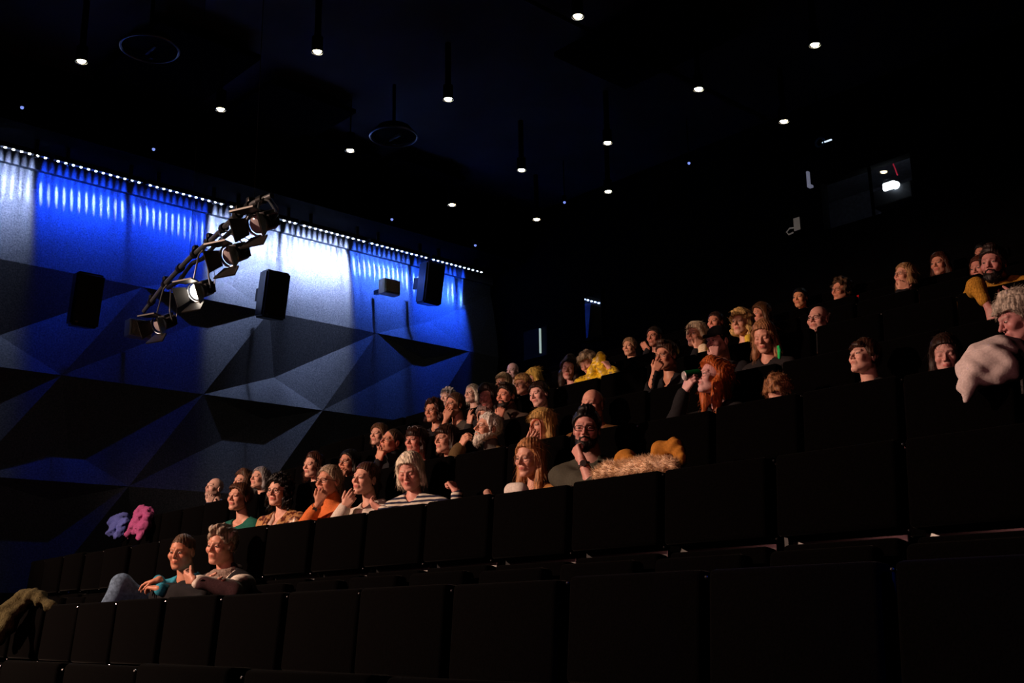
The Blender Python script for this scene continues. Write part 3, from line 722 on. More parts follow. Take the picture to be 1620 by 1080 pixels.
HAIRM = {}
def hair_mat(c):
    if c not in HAIRM:
        g = 0.50 if max(c) < 0.25 else 1.0; q = c; c = tuple(v*g for v in c)
        M_ = noisy('hair', tuple(v*0.30 for v in c), tuple(min(v*1.05, 1) for v in c), (90, 90, 9), 0.45, 0.8, 4, spec=0.22, lo=0.36, hi=0.64, dist=0.008)
        HAIRM[q] = M_; return M_
    return HAIRM[c]
CLOTHM = {}
def cloth_mat(c, kind='plain', c2=None):
    key = (c, kind, c2)
    if key in CLOTHM: return CLOTHM[key]
    if kind == 'plain': M = noisy('cloth', tuple(v*0.78 for v in c), c, (110, 110, 110), 0.9, 0.4, 4, spec=0.15)
    elif kind == 'knit': M = noisy('knit', tuple(v*0.45 for v in c), c, (120, 120, 60), 0.95, 0.9, 3, spec=0.05, dist=0.004)
    elif kind == 'floral': M = noisy('patterned_satin', c, c2, (26, 26, 26), 0.35, 0.3, 2, spec=0.5, lo=0.46, hi=0.54)
    elif kind == 'denim': M = noisy('denim', tuple(v*0.6 for v in c), tuple(min(1, v*1.3) for v in c), (40, 40, 40), 0.85, 0.4, 5, spec=0.1)
    elif kind == 'stripes':
        M = mat('striped_knit', c, 0.9, spec=0.1); n, l, b = nodes(M); tc = n.new('ShaderNodeTexCoord')
        wv = n.new('ShaderNodeTexWave'); wv.bands_direction = 'Z'; wv.inputs['Scale'].default_value = 9.5; wv.inputs['Distortion'].default_value = 1.2; wv.inputs['Detail Scale'].default_value = 1.5
        rp = n.new('ShaderNodeValToRGB'); rp.color_ramp.interpolation = 'CONSTANT'
        rp.color_ramp.elements[0].color = (*c, 1); rp.color_ramp.elements[1].color = (*c2, 1); rp.color_ramp.elements[1].position = 0.5
        l.new(tc.outputs['Object'], wv.inputs[0]); l.new(wv.outputs['Fac'], rp.inputs[0]); l.new(rp.outputs[0], b.inputs['Base Color'])
    CLOTHM[key] = M; return M
IRISM = {}
def eye_mesh(col):
    if col in IRISM: return IRISM[col]
    bm = bmesh.new(); bmesh.ops.create_uvsphere(bm, u_segments=20, v_segments=16, radius=0.0136, matrix=Matrix.Rotation(R_(90), 4, 'X'))
    me = bpy.data.meshes.new('eye')
    for f in bm.faces:
        c = f.calc_center_median().normalized(); a = math.acos(max(-1, min(1, -c.y)))
        f.material_index = 2 if a < 0.30 else 1 if a < 0.62 else 0; f.smooth = True
    bm.to_mesh(me); bm.free()
    me.materials.append(EYEW); me.materials.append(mat('iris', col, 0.15)); me.materials.append(PUP)
    IRISM[col] = me; return me
EYEW = mat('eye_white', (0.42, 0.35, 0.33), 0.15); PUP = mat('pupil', (0.004, 0.004, 0.004), 0.08)

def wav(P, seed, f, a):
    r = np.random.default_rng(seed); out = 0
    for i in range(5):
        v = r.normal(size=3); v /= np.linalg.norm(v); out = out+np.sin(P@v*f*(0.7+0.25*i)+r.uniform(0, 6))
    return out*a/2.2
def hair_fields(style, o, lp, Rw, seed):
    """returns fn(world pts rel. to head) for hair; lp maps world-rel to head space. also bounds"""
    t = {'buzz': .004, 'fringe': .012, 'short': .014, 'spiky': .018, 'pixie': .020, 'bob': .022, 'bowl': .024, 'long': .018, 'wavy': .024, 'curly': .034, 'up': .012, 'tail': .011, 'messy': .022, 'side': .016}[style]
    vol = o.get('vol', 1.0); t *= vol
    def fn(P):
        L = lp(P); x = np.abs(L[..., 0]); y = L[..., 1]; z = L[..., 2]
        d = d_ell(L, (0, 0.016, 0.038), (0.074+t, 0.094+t, 0.083+t*1.1))
        # front hair line
        hl = o.get('hair_z', 0.074)
        if style == 'fringe':
            zz = [-.12, -.05, -.01, .03, .06, .09, .3]; yy = [.05, .025, .015, .02, .055, .10, .3]
        elif style in ('bob', 'bowl', 'long', 'wavy', 'curly'):
            zz = [-.13, -.06, 0, .035, .055, hl, hl+.02, .3]; yy = [.0, -.012, -.022, -.045, -.055, -.075, -.13, -.3]
        elif style in ('up', 'tail'):
            zz = [-.12, -.05, -.012, .02, .055, hl, hl+.015, .3]; yy = [.05, .02, .004, -.03, -.055, -.078, -.13, -.3]
        else:
            zz = [-.12, -.05, -.025, .01, .045, hl, hl+.015, .3]; yy = [.045, .012, -.008, -.026, -.052, -.078, -.13, -.3]
        bang = o.get('bang')
        yb = np.interp(z, zz, yy)
        if bang is not None:      # fringe of hair over the forehead down to z = bang
            yb = np.where((z > bang) , np.minimum(yb, -.13-np.clip((z-bang)*4, 0, .1)), yb)
            d = smin(d, d_ell(L, (0, -0.048, 0.062), (0.060, 0.050+t*0.4, 0.036)), 0.015)
        if style == 'side': yb = yb+L[..., 0]*0.25
        if style in ('fringe', 'messy', 'side', 'spiky') or o.get('crown'):
            pass
        if style == 'spiky': d = smin(d, d_ell(L, (0, -0.02, 0.105), (0.05, 0.07, 0.034)), 0.02)
        if o.get('quiff'): d = smin(d, d_ell(L, (0.01, -0.055, 0.115), (0.05, 0.038, 0.024*o['quiff'])), 0.02)
        d = smax(d, (yb-y)*0.7, 0.006)
        zlow = {'bob': -.085, 'bowl': -.06, 'long': -.10, 'wavy': -.10, 'curly': -.09}.get(style, -.072)
        d = smax(d, (zlow-z), 0.01)
        if style in ('buzz', 'short', 'fringe', 'spiky', 'pixie', 'side', 'messy', 'up', 'tail'):
            ear = d_ell(np.stack([x, y, z], -1), (0.085, 0.014, -0.012), (0.03, 0.026, 0.042)); d = smax(d, -ear, 0.004)
        if style == 'fringe': d = smax(d, (z-0.068), 0.01)
        if style in ('bob', 'bowl', 'long', 'wavy', 'curly'):
            side = d_cap(np.stack([x, y, z], -1), (0.066, 0.008, 0.03), (0.070+0.01*vol, 0.010, zlow+0.01), 0.018+t*.4, 0.020+t*.6)
            back = d_cap(L, (0, 0.07, 0.03), (0, 0.075, zlow+0.01), 0.05, 0.05+t*.3)
            d = smin(d, smin(side, back, 0.03), 0.025)
        if style in ('long', 'wavy', 'curly'):
            Ln = o.get('len', 0.20)
            # falls straight down in world space from the head's sides and back
            for sx in (-1, 1):
                a = Rw @ np.array((sx*0.070, 0.012, -0.06)); bq = a+np.array((sx*0.02, -0.01+o.get('fwd', 0.0), -Ln))
                d = smin(d, d_cap(P, a, bq, 0.030*vol, 0.026*vol), 0.03)
            a = Rw @ np.array((0, 0.065, -0.05)); bq = a+np.array((0, 0.03, -Ln)); 
            d = smin(d, d_cap(P, a, bq, 0.055, 0.045), 0.04)
        if style == 'tail':
            a = np.array((0, 0.115, 0.02)); d = smin(d, d_cap(L, a, (0, 0.135, -0.03), 0.022, 0.028), 0.01); d = smin(d, d_cap(L, (0, 0.135, -0.03), (0.01, 0.12, -0.15), 0.028, 0.012), 0.02)
        if style == 'up':
            d = smin(d, d_ell(L, (0, 0.10, 0.075), (0.036, 0.034, 0.034)), 0.01)
        cf = {'curly': (95, .013), 'wavy': (42, .010), 'messy': (75, .009), 'pixie': (70, .006), 'spiky': (90, .008)}.get(style, (60, .0022))
        d = d+wav(L, seed, cf[0], cf[1]*o.get('mess', 1.0))
        # strand ridges running from the crown
        ph = np.arctan2(L[..., 0], L[..., 1]+0.0)*0+L[..., 0]*260+L[..., 1]*190+wav(L, seed+1, 25, 1.2)
        d = d+np.sin(ph)*0.0013
        return d
    Ln = o.get('len', 0.20)+0.16 if style in ('long', 'wavy', 'curly') else 0.20
    return fn, Ln
# ------------------------------------------------------------------ people
def rotz(a): c, s = math.cos(a), math.sin(a); return np.array([[c, -s, 0], [s, c, 0], [0, 0, 1.0]])
def rotx(a): c, s = math.cos(a), math.sin(a); return np.array([[1, 0, 0], [0, c, -s], [0, s, c]])
def roty(a): c, s = math.cos(a), math.sin(a); return np.array([[c, 0, s], [0, 1, 0], [-s, 0, c]])
def unit(v): v = np.asarray(v, float); return v/max(np.linalg.norm(v), 1e-9)
def ik(S, W, L1, L2, pole):
    d = W-S; L = np.linalg.norm(d)
    if L > (L1+L2)*0.985: W = S+d/L*(L1+L2)*0.985; d = W-S; L = np.linalg.norm(d)
    if L < abs(L1-L2)+0.03: L = abs(L1-L2)+0.03
    a = (L1*L1-L2*L2+L*L)/(2*L); hgt = math.sqrt(max(L1*L1-a*a, 0)); u = unit(d)
    p = np.asarray(pole, float); p = unit(p-u*(p@u)); return S+u*a+p*hgt, W
CURLS = {'fist': (1.5, 1.55, 1.6, 1.6, 0.7), 'relaxed': (0.35, 0.45, 0.55, 0.65, 0.2), 'point': (0.15, 1.3, 1.45, 1.5, 0.4), 'grip': (0.8, 0.85, 0.9, 0.95, 0.6), 'cheek': (0.55, 0.75, 1.0, 1.2, 0.1), 'two': (0.2, 0.35, 1.2, 1.4, 0.3), 'lap': (0.6, 0.6, 0.7, 0.7, 0.3)}
def hand_prims(W, d, n, side, pose, s=1.0):
    """side +1 = right hand (thumb toward d x n)"""
    d = unit(d); n = np.asarray(n, float); n = unit(n-d*(n@d)); u = np.cross(d, n)*side; out = []
    cur = CURLS[pose]; offs = (0.030, 0.010, -0.010, -0.029); ln = (0.070, 0.078, 0.072, 0.056)
    for i in range(4):
        kn = W+d*(0.088-0.004*abs(i-1))*s+u*offs[i]*s
        out.append((W+u*offs[i]*0.45*s+d*0.008*s, kn, 0.0150*s, 0.0112*s, 0.012))
        p = kn; ang = 0.0
        for f, r0, r1, cc in ((0.45, 0.0100, 0.0090, 0.75), (0.30, 0.0090, 0.0082, 1.0), (0.25, 0.0082, 0.0068, 0.6)):
            ang += cur[i]*cc; q = p+(d*math.cos(ang)+n*math.sin(ang))*ln[i]*f*s
            out.append((p, q, r0*s, r1*s, 0.003)); p = q
    b0 = W+d*0.022*s+u*0.020*s; t1 = unit(d*0.62+u*0.72+n*0.35); t2 = unit(d*0.85+u*0.25+n*(0.3+cur[4]))
    out.append((W+d*0.01*s, b0, 0.015*s, 0.0145*s, 0.01)); p = b0+t1*0.040*s
    out.append((b0, p, 0.0140*s, 0.0108*s, 0.008)); q = p+t2*0.030*s; out.append((p, q, 0.0105*s, 0.0095*s, 0.003)); out.append((q, q+t2*0.020*s, 0.0095*s, 0.0075*s, 0.003))
    return out
def vnormals(V, F):
    n = np.cross(V[F[:, 2]]-V[F[:, 0]], V[F[:, 3]]-V[F[:, 1]]); N = np.zeros_like(V)
    for i in range(4): np.add.at(N, F[:, i], n)
    return N/np.maximum(np.linalg.norm(N, axis=1), 1e-12)[:, None]
def strands(V, F, count, length, width, flow, rng, curl=0.0, nrm=0.55, seg=3):
    """adds thin tapering strands rooted on the surface; flow(p) gives the lie of the hair"""
    N = vnormals(V, F); idx = rng.integers(0, len(V), count)
    p = V[idx]-N[idx]*0.002; n = N[idx]; g = flow(p); d = n*nrm+g+rng.normal(size=p.shape)*0.25; d /= np.linalg.norm(d, axis=1)[:, None]
    L = length*rng.uniform(0.5, 1.2, count)[:, None]/seg
    sd = np.cross(d, rng.normal(size=p.shape)); sd /= np.maximum(np.linalg.norm(sd, axis=1), 1e-6)[:, None]
    rings = []; q = p
    for k in range(seg+1):
        w_ = width*(1-0.85*k/seg); rings.append(np.stack([q-sd*w_, q+sd*w_], 1)); 
        dd = d*(1-0.35*k/seg)+g*(0.5*k/seg)+rng.normal(size=p.shape)*curl; dd /= np.linalg.norm(dd, axis=1)[:, None]; q = q+dd*L
    A = np.stack(rings, 1).reshape(-1, 3); b0 = len(V)+np.arange(count)[:, None]*(2*(seg+1))
    Fs = np.concatenate([b0+np.array([2*k, 2*k+1, 2*k+3, 2*k+2]) for k in range(seg)])
    return np.concatenate([V, A]), np.concatenate([F, Fs])
PEOPLE_X = {}
def person(label, short, px, py, row, ya, pitch=-5, roll=0, skin=(0.60, 0.33, 0.235), hair=None, hcol=(0.06, 0.035, 0.02), fem=0, tops=None,
           arms=None, glasses=None, beard=None, s=1.0, dy=0.0, lean=0.0, tyaw=None, sw=None, head=None, hopt=None, legs=None, trousers=(0.02, 0.022, 0.03),
           iris=(0.06, 0.05, 0.04), lod=None, bulk=1.0, eyes=True, scarf=None, hat=None, sit=0.0, legcol=None, watch=None, name=None, nk=0.0):
    ho = dict(head or {}); ho['skin'] = skin; ho['fem'] = fem; ho.setdefault('brow', tuple(v*0.7 for v in hcol)); ho['closed'] = not eyes
    YH = ROWY[row]-0.22+dy
    H = atY(px, py, YH); cv = curve(H[0]); YH += cv; H = atY(px, py, YH); RY = ROWY[row]+cv
    O = np.array([H[0]-lean, RY, FLOORZ[row]]); h = H-O
    PEOPLE_X.setdefault(row, []).append((O[0], short))
    cdir = np.array([0, 0])-H[:2]; psi = math.atan2(cdir[1], cdir[0])+math.pi/2-R_(ya)
    psi = (psi+math.pi) % (2*math.pi)-math.pi
    Rw = rotz(psi) @ rotx(-R_(pitch)) @ roty(R_(roll))
    hw = lambda p: h+Rw @ (np.asarray(p, float)*s)
    lp = lambda P: (P @ Rw)/s          # world-relative -> head space
    if tyaw is None: tyaw = max(-0.6, min(0.7, psi*0.55))
    else: tyaw = R_(tyaw)
    T = rotz(tyaw); tw = lambda v: T @ np.asarray(v, float)
    sw = (sw or (0.172 if fem else 0.192))*s
    C7 = h+np.array([0, 0.035, -0.178])*s+Rw @ np.array([0, 0.02, 0])*s+np.array([0, nk*0.8, nk]); SC = C7+np.array([0, 0, -0.035*s])
    pel = np.array([0, min(-0.15, h[1]+0.05), 0.50+sit])
    mid = pel*0.55+SC*0.45
    B_ = bulk
    prims = []      # torso
    prims += [(pel+tw((-0.08, 0, 0)), pel+tw((0.08, 0, 0)), 0.125*B_, 0.125*B_, 0.05), (pel+[0, 0, .05], mid, 0.135*B_, 0.125*B_, 0.06)]
    for sd in (-1, 1):
        prims += [(mid+tw((sd*0.04*s, 0, 0)), SC+tw((sd*0.075*s, -0.01, -0.13*s)), 0.115*B_*s, 0.112*B_*s, 0.05),
                  (SC+tw((sd*0.06*s, -0.005, -0.11*s)), SC+tw((sd*(sw-0.045*s), 0.0, -0.055*s)), 0.098*B_*s, 0.062*s, 0.05),
                  (SC+[0, 0, 0.03*s], SC+tw((sd*(sw-0.02*s), 0, -0.03*s)), 0.052*s, 0.050*s, 0.04)]
        if fem: prims.append((SC+tw((sd*0.07*s, -0.075, -0.19*s)), SC+tw((sd*0.075*s, -0.10, -0.20*s)), 0.055*s, 0.045*s, 0.04))
    armp = []; hands = []; vis = []
    arms = arms or {}
    shw = {}
    for sd, nm in ((-1, 'R'), (1, 'L')):
        S = SC+tw((sd*sw, 0, -0.045*s)); a = arms.get(nm)
        if a is None: W = np.array([sd*0.07+h[0]*0.3, -0.40, 0.66]); pose = 'lap'; d = (-sd*0.6, -0.7, -0.1); n = (0, 0.1, -1); pole = (sd*0.5, 0.3, -1); v = False
        else:
            pxy = a['w']; W = atY(pxy[0], pxy[1], YH+a.get('dy', -0.1))-O if len(pxy) == 2 else hw(pxy)
            pose = a.get('pose', 'fist'); v = True; pole = a.get('pole', (sd*0.35, -0.1, -1))
            tgt = a.get('to', (0, -0.06, -0.08)); tp = hw(tgt) if len(tgt) == 3 else atY(tgt[0], tgt[1], YH+a.get('tdy', a.get('dy', -0.1)))-O
            d = tp-W; n = a.get('n'); n = (h-W) if n is None else Rw @ np.array(n)
            if abs(unit(d)@unit(n)) > 0.9: n = np.cross(d, (0, 0, 1)) 
        E_, W2 = ik(S, W, 0.285*s, 0.25*s, pole)
        if a is not None and 'elbow' in a: E_ = atY(a['elbow'][0], a['elbow'][1], YH+a.get('edy', a.get('dy', -0.1)))-O; W2 = W
        armp += [(S, E_, 0.054*s*(0.9 if fem else 1), 0.042*s, 0.03), (E_, W2, 0.042*s, 0.026*s, 0.012)]
        shw[nm] = (S, E_, W2, unit(W2-E_))
        hands.append((W2, d, n, -sd, pose, v)); 
        if v: vis.append(W2+unit(d)*0.08*s)
    # legs
    lg = []
    for i, sd in enumerate((-1, 1)):
        hip = pel+np.array([sd*0.085, -0.02, -0.02]); kn = np.array([sd*0.13, -0.60, 0.53+sit*0.6]); an = np.array([sd*0.13, -0.60, 0.10]); 
        if legs and legs[i] is not None:
            kp = legs[i]; kn = atY(kp[0], kp[1], RY+kp[2])-O; an = atY(kp[3], kp[4], RY+kp[5])-O if len(kp) > 3 else an
        lg += [(hip, kn, 0.085*s, 0.062*s, 0.03), (kn, an, 0.062*s, 0.038*s, 0.015), (an, an+np.array([0, -0.15, -0.04]), 0.038, 0.03, 0.02)]
    fine_h = lod or (0.0042 if row <= 3 else 0.0048 if row <= 5 else 0.0055)
    fh = 0.118*s
    fi = [[(h[i]-fh-0.01*(i == 1), h[i]+fh, fine_h)] for i in range(3)]
    for v in vis:
        for i in range(3): fi[i].append((v[i]-0.085*s, v[i]+0.085*s, max(fine_h, 0.0048)))
    allp = prims+armp+lg
    lo = np.min([np.minimum(p[0], p[1])-p[2] for p in allp], 0)-0.03; hi = np.max([np.maximum(p[0], p[1])+p[2] for p in allp], 0)+0.03
    lo = np.minimum(lo, h-0.16*s); hi = np.maximum(hi, h+0.16*s)
    for v in vis: lo = np.minimum(lo, v-0.13); hi = np.maximum(hi, v+0.13)
    FB = Field(lo, hi, 0.026, fi)
    for p in prims: FB.cap(p[0], p[1], p[2]-0.012, p[3]-0.012, p[4])
    for p in armp+lg: FB.cap(p[0], p[1], p[2], p[3], p[4])
    nr = (0.046 if fem else 0.055)*s
    FB.cap(hw((0, 0.034, -0.05)), SC+np.array([0, 0.0, 0.03])*s, nr, nr*1.12, 0.02)
    hf = lambda G: head_field(lp(G-h), ho)*s
    FB.add(hf, h-0.145*s, h+0.15*s, 0.012, mg=0.0)
    for W2, d, n, sd, pose, v in hands:
        if v:
            for q in hand_prims(W2, d, n, sd, pose, s): FB.cap(*q)
        else: FB.cap(W2, W2+unit(d)*0.10*s, 0.032*s, 0.028*s, 0.02)
    V, F = FB.mesh()
    cols = skin_cols(lp(V-h), ho, h)
    hm = np.linalg.norm(V-h, axis=1) > 0.16*s; cols[hm] = np.array(skin)
    body = np_mesh(name or 'person', V, F, M_SKIN, None, True, cols)
    body.location = O; setp(body, label, 'person')
    def fin(o): o.parent = body; return o
    # eyes
    if eyes:
        for sd in (-1, 1):
            e = bpy.data.objects.new('eye', eye_mesh(iris)); COL.objects.link(e); e.parent = body
            M4 = Matrix.Identity(4)
            R3 = Rw
            for i in range(3):
                for j in range(3): M4[i][j] = R3[i][j]*s*(0.52 if j == 2 else 1.0)
            e.matrix_local = Matrix.Translation(hw((sd*EYE[0], EYE[1]-0.0003, EYE[2]-0.001))) @ M4
    # clothes
    tops = tops or [('sweater', cloth_mat((0.02, 0.02, 0.025)), 0.012, 'crew')]
    for li, (nm, M, th, neck, *rest) in enumerate(tops):
        ro = rest[0] if rest else {}
        cl = np.min([np.minimum(p[0], p[1])-p[2] for p in prims+armp], 0)-0.05; ch = np.max([np.maximum(p[0], p[1])+p[2] for p in prims+armp], 0)+0.05
        ch[2] = max(ch[2], SC[2]+0.16)
        FC = Field(cl, ch, 0.0115 if row <= 3 else 0.0135)
        for p in prims: FC.cap(p[0], p[1], p[2]+th-0.008, p[3]+th-0.008, p[4])
        slv = ro.get('sleeve', 1.0)
        for nm2 in ('R', 'L'):
            S, E_, W2, du = shw[nm2]
            if slv > 0:
                FC.cap(S, E_, 0.058*s+th, 0.047*s+th, 0.03)
                if slv >= 1: FC.cap(E_, W2-du*ro.get('cuff', 0.02)*s, 0.046*s+th, 0.032*s+th, 0.02)
            else: pass
        nb = SC+np.array([0, 0, 0.045*s])
        if neck in ('turtle',): FC.cap(SC, SC*0.35+hw((0, 0.03, -0.06))*0.65, 0.062*s+th, 0.056*s+th, 0.02)
        if neck == 'hood': FC.cap(SC+tw((-0.08, 0.04, 0.02))*s, SC+tw((0.08, 0.04, 0.02))*s, 0.055*s, 0.055*s, 0.02); FC.cap(SC+tw((-0.09, 0.03, 0.02))*s, SC+tw((-0.05, -0.09, -0.02))*s, 0.04*s, 0.02*s, 0.02); FC.cap(SC+tw((0.09, 0.03, 0.02))*s, SC+tw((0.05, -0.09, -0.02))*s, 0.04*s, 0.02*s, 0.02)
        if neck in ('collar', 'open'): 
            for sd in (-1, 1): FC.cap(SC+tw((sd*0.055, 0.045, 0.055))*s, SC+tw((sd*0.055, -0.065, 0.0))*s, 0.024*s, 0.016*s, 0.012)
        sd_ = abs(hash(label)) % 1000 if False else int(abs(px*7+py*13)) % 1000
        D = FC.D
        sl, G = FC.block(cl-1, ch+1)
        near = np.abs(D) < 0.06; Gn = G[near]
        D[near] += wav(Gn, sd_, 22, 0.0045*ro.get('fold', 1.0))+wav(Gn, sd_+5, 60, 0.0016*ro.get('fold', 1.0))
        if neck in ('crew', 'collar', 'v', 'wide', 'hood'):
            rr = {'crew': 0.066, 'collar': 0.060, 'v': 0.070, 'wide': 0.105, 'hood': 0.066}[neck]*s
            Gt = (G-nb) @ T
            dd = np.linalg.norm(Gt*np.array([1.0, 0.85, 0.9]), axis=-1)-rr
            if neck in ('v', 'collar'):
                dd = np.minimum(dd, np.maximum(np.maximum(np.abs(Gt[..., 0])-(0.055*s+0.42*np.minimum(Gt[..., 2]+0.02, 0)), Gt[..., 1]+0.01), -Gt[..., 2]-0.16))
            FC.D = np.maximum(FC.D, -dd.astype(np.float32))
        if neck == 'open':
            Gt = (G-nb) @ T
            ww = ro.get('gap', 0.055)*s+0.16*np.clip(Gt[..., 2]+0.12, -0.3, 0.2)
            dd = np.maximum(np.abs(Gt[..., 0])-np.maximum(ww, 0.014), Gt[..., 1]+0.02)
            dd = np.minimum(dd, np.linalg.norm(Gt, axis=-1)-0.066*s)
            FC.D = np.maximum(FC.D, -dd.astype(np.float32))
        FC.D = np.maximum(FC.D, (pel[2]-0.10-G[..., 2]).astype(np.float32))
        V, F = FC.mesh(); fin(np_mesh(nm, V, F, M, None))
    FL = Field(np.min([np.minimum(p[0], p[1])-p[2] for p in lg], 0)-0.05, np.max([np.maximum(p[0], p[1])+p[2] for p in lg], 0)+0.05, 0.014 if legs else 0.024)
    FL.cap(pel+[-.08, 0, 0], pel+[.08, 0, 0], 0.125*B_, 0.125*B_, 0.03)
    for i, p in enumerate(lg):
        if i % 3 != 2: FL.cap(p[0], p[1], p[2]+0.012, p[3]+0.016, p[4])
    if legs:
        sl, G = FL.block(lo-1, hi+1); near = np.abs(FL.D) < 0.05; FL.D[near] += wav(G[near], 5, 30, 0.004)
    V, F = FL.mesh(); fin(np_mesh('trousers', V, F, cloth_mat(trousers, 'denim' if legs and legcol is None else 'plain'), None))
    # hair
    if hair and hair != 'none':
        ho2 = dict(hopt or {}); fn, ext = hair_fields(hair, ho2, lp, Rw*s, int(px) % 97)
        up = 0.19*s
        FH = Field(h-np.array([0.17, 0.18, max(ext, 0.17)])*s, h+np.array([0.17, 0.19, up])*s, fine_h*1.12)
        FH.add(lambda G: fn(G-h)*1.0, h-1, h+1, 0)
        if hat == 'cap': FH.cut(lambda G: (lp(G-h)[..., 2]-0.055), h-1, h+1)
        V, F = FH.mesh()
        if len(F):
            def flow(p):
                L = lp(p-h); back = Rw @ np.array([0, 0.9, -0.25]); top_ = np.clip((L[:, 2]-0.05)/0.05, 0, 1)[:, None]
                fl = np.array([0, 0, -1.0])*(1-top_)+back*top_
                if ho2.get('bang') is not None: fl = np.where(((L[:, 1] < 0.0) & (L[:, 2] > .05))[:, None], Rw @ np.array([0, -0.7, -0.6]), fl)
                return fl
            cu, ln_ = {'curly': (.9, .035), 'wavy': (.35, .05), 'messy': (.6, .032), 'pixie': (.4, .03), 'spiky': (.4, .022), 'buzz': (.2, .007), 'fringe': (.3, .015), 'short': (.25, .018), 'long': (.05, .08), 'bob': (.08, .045)}.get(hair, (.15, .03))
            cnt = 1500 if row <= 4 else 800
            V, F = strands(V, F, cnt, ln_*s, 0.0009*s if row <= 4 else .0012, flow, np.random.default_rng(int(px)), cu, 0.45 if hair not in ('long', 'bob') else 0.12)
            fin(np_mesh('hair', V, F, hair_mat(hcol), None))
    if beard:
        bl = beard.get('len', 0.018); FBd = Field(h-0.17*s, h+0.10*s, fine_h*1.1)
        def bf(G):
            L = lp(G-h); Q = L.copy(); Q[..., 0] = np.abs(Q[..., 0])
            d = d_cap(Q, (0.056, 0.004, -0.040), (0.030, -0.058, -0.092), 0.014+bl*.3, 0.022+bl*0.3)
            d = smin(d, d_ell(L, (0, -0.072, -0.098-bl*0.5), (0.030, 0.024+bl*0.3, 0.026+bl)), 0.02)
            d = smin(d, d_cap(Q, (0.030, -0.076, -0.070), (0.026, -0.078, -0.052), 0.008, 0.006), 0.01)
            mo = d_cap(Q, (0.0, -0.098, -0.0475), (0.026, -0.083, -0.060), 0.0062, 0.0050)
            d = smax(d, -d_ell(L, (0, -0.096, -0.064), (0.023, 0.018, 0.0105)), 0.004)
            d = smax(d, -(head_field(L, ho)+0.004), 0.001)
            d = smin(d, mo, 0.003)
            return (d+wav(L, 9, 160, 0.0014*beard.get('mess', 1))+np.sin(L[..., 0]*420+L[..., 1]*300)*0.0008)*s
        FBd.add(bf, h-1, h+1, 0); V, F = FBd.mesh(); V, F = strands(V, F, 700, (0.010+bl*.5)*s, 0.0009*s, lambda p: np.array([0, 0, -1.0])+p*0, np.random.default_rng(3), .3, .5); fin(np_mesh('beard', V, F, hair_mat(beard['col']), None))
    hm4 = Matrix.Identity(4)
    for i in range(3):
        for j in range(3): hm4[i][j] = Rw[i][j]*s
    hm4 = Matrix.Translation(h) @ hm4
    if glasses:
        gc, shape, thk = glasses[:3]; b = BM(); up_ = 0.0 
        if len(glasses) > 3: up_ = glasses[3]
        GM = mat('glasses_frame', gc, 0.25, 0.4)
        yy = -0.0985 if not up_ else -0.075; zz = 0.0 if not up_ else 0.105
        for sd in (-1, 1):
            pts = []
            for t in np.linspace(0, 2*math.pi, 21)[:-1]:
                e = 2.0 if shape == 'round' else 3.6
                c_, s_ = math.cos(t), math.sin(t)
                x = math.copysign(abs(c_)**(2/e), c_)*0.0235; z = math.copysign(abs(s_)**(2/e), s_)*(0.020 if shape == 'round' else 0.0155)
                pts.append((sd*0.0325+x, yy+abs(sd*0.0325+x)**2*6.0, zz+z))
            b.tube(pts, thk, 6, True)
            b.tube([(sd*0.056, yy+0.018, zz+0.006), (sd*0.074, yy+0.035, zz+0.006), (sd*0.080, yy+0.10, zz+0.004), (sd*0.080, yy+0.118, zz-0.006)], thk*0.9, 6)
        b.tube([(-0.010, yy+.001, zz+0.003), (0, yy-0.002, zz+0.006), (0.010, yy+.001, zz+0.003)], thk, 6)
        g = b.done('glasses', GM, None, True); g.parent = body; g.matrix_local = hm4
    if hat == 'cap':
        b = BM(); q = bmesh.ops.create_uvsphere(b.b, u_segments=28, v_segments=16, radius=1)
        bmesh.ops.delete(b.b, geom=[v for v in b.b.verts if v.co.z < -0.02], context='VERTS')
        bmesh.ops.transform(b.b, matrix=Matrix.Translation((0, 0.012, 0.046)) @ Matrix.Diagonal((0.088, 0.108, 0.092, 1)), verts=b.b.verts)
        b.prism([(x, -0.085-0.068*math.cos(x/0.075*1.45), 0.050-abs(x)*.15) for x in np.linspace(-0.075, 0.075, 13)], (0, 0.004, -0.006))
        g = b.done('cap', cloth_mat((0.012, 0.012, 0.014)), None, True); g.parent = body; g.matrix_local = hm4
    if scarf:
        FS = Field(SC-0.28, SC+0.28, 0.0085)
        for i in range(16):
            t0, t1 = i/16*2*math.pi, (i+1)/16*2*math.pi
            for rr, zz, rad in ((0.078, 0.045, 0.030), (0.088, 0.005, 0.032)):
                FS.cap(SC+tw((math.sin(t0)*rr, -math.cos(t0)*rr*0.95-0.005, zz+0.02*math.cos(t0)*-1))*s, SC+tw((math.sin(t1)*rr, -math.cos(t1)*rr*0.95-0.005, zz-0.02*math.cos(t1)))*s, rad*s, rad*s, 0.008)
        for sd in scarf.get('tails', ()):
            FS.cap(SC+tw((sd*0.05, -0.10, 0))*s, SC+tw((sd*0.02, -0.16, -0.20))*s, 0.034*s, 0.040*s, 0.015)
        sl, G = FS.block(SC-1, SC+1); FS.D = FS.D+wav(G, 3, 70, 0.004).astype(np.float32)
        V, F = FS.mesh(); fin(np_mesh('scarf', V, F, scarf['mat'], None))
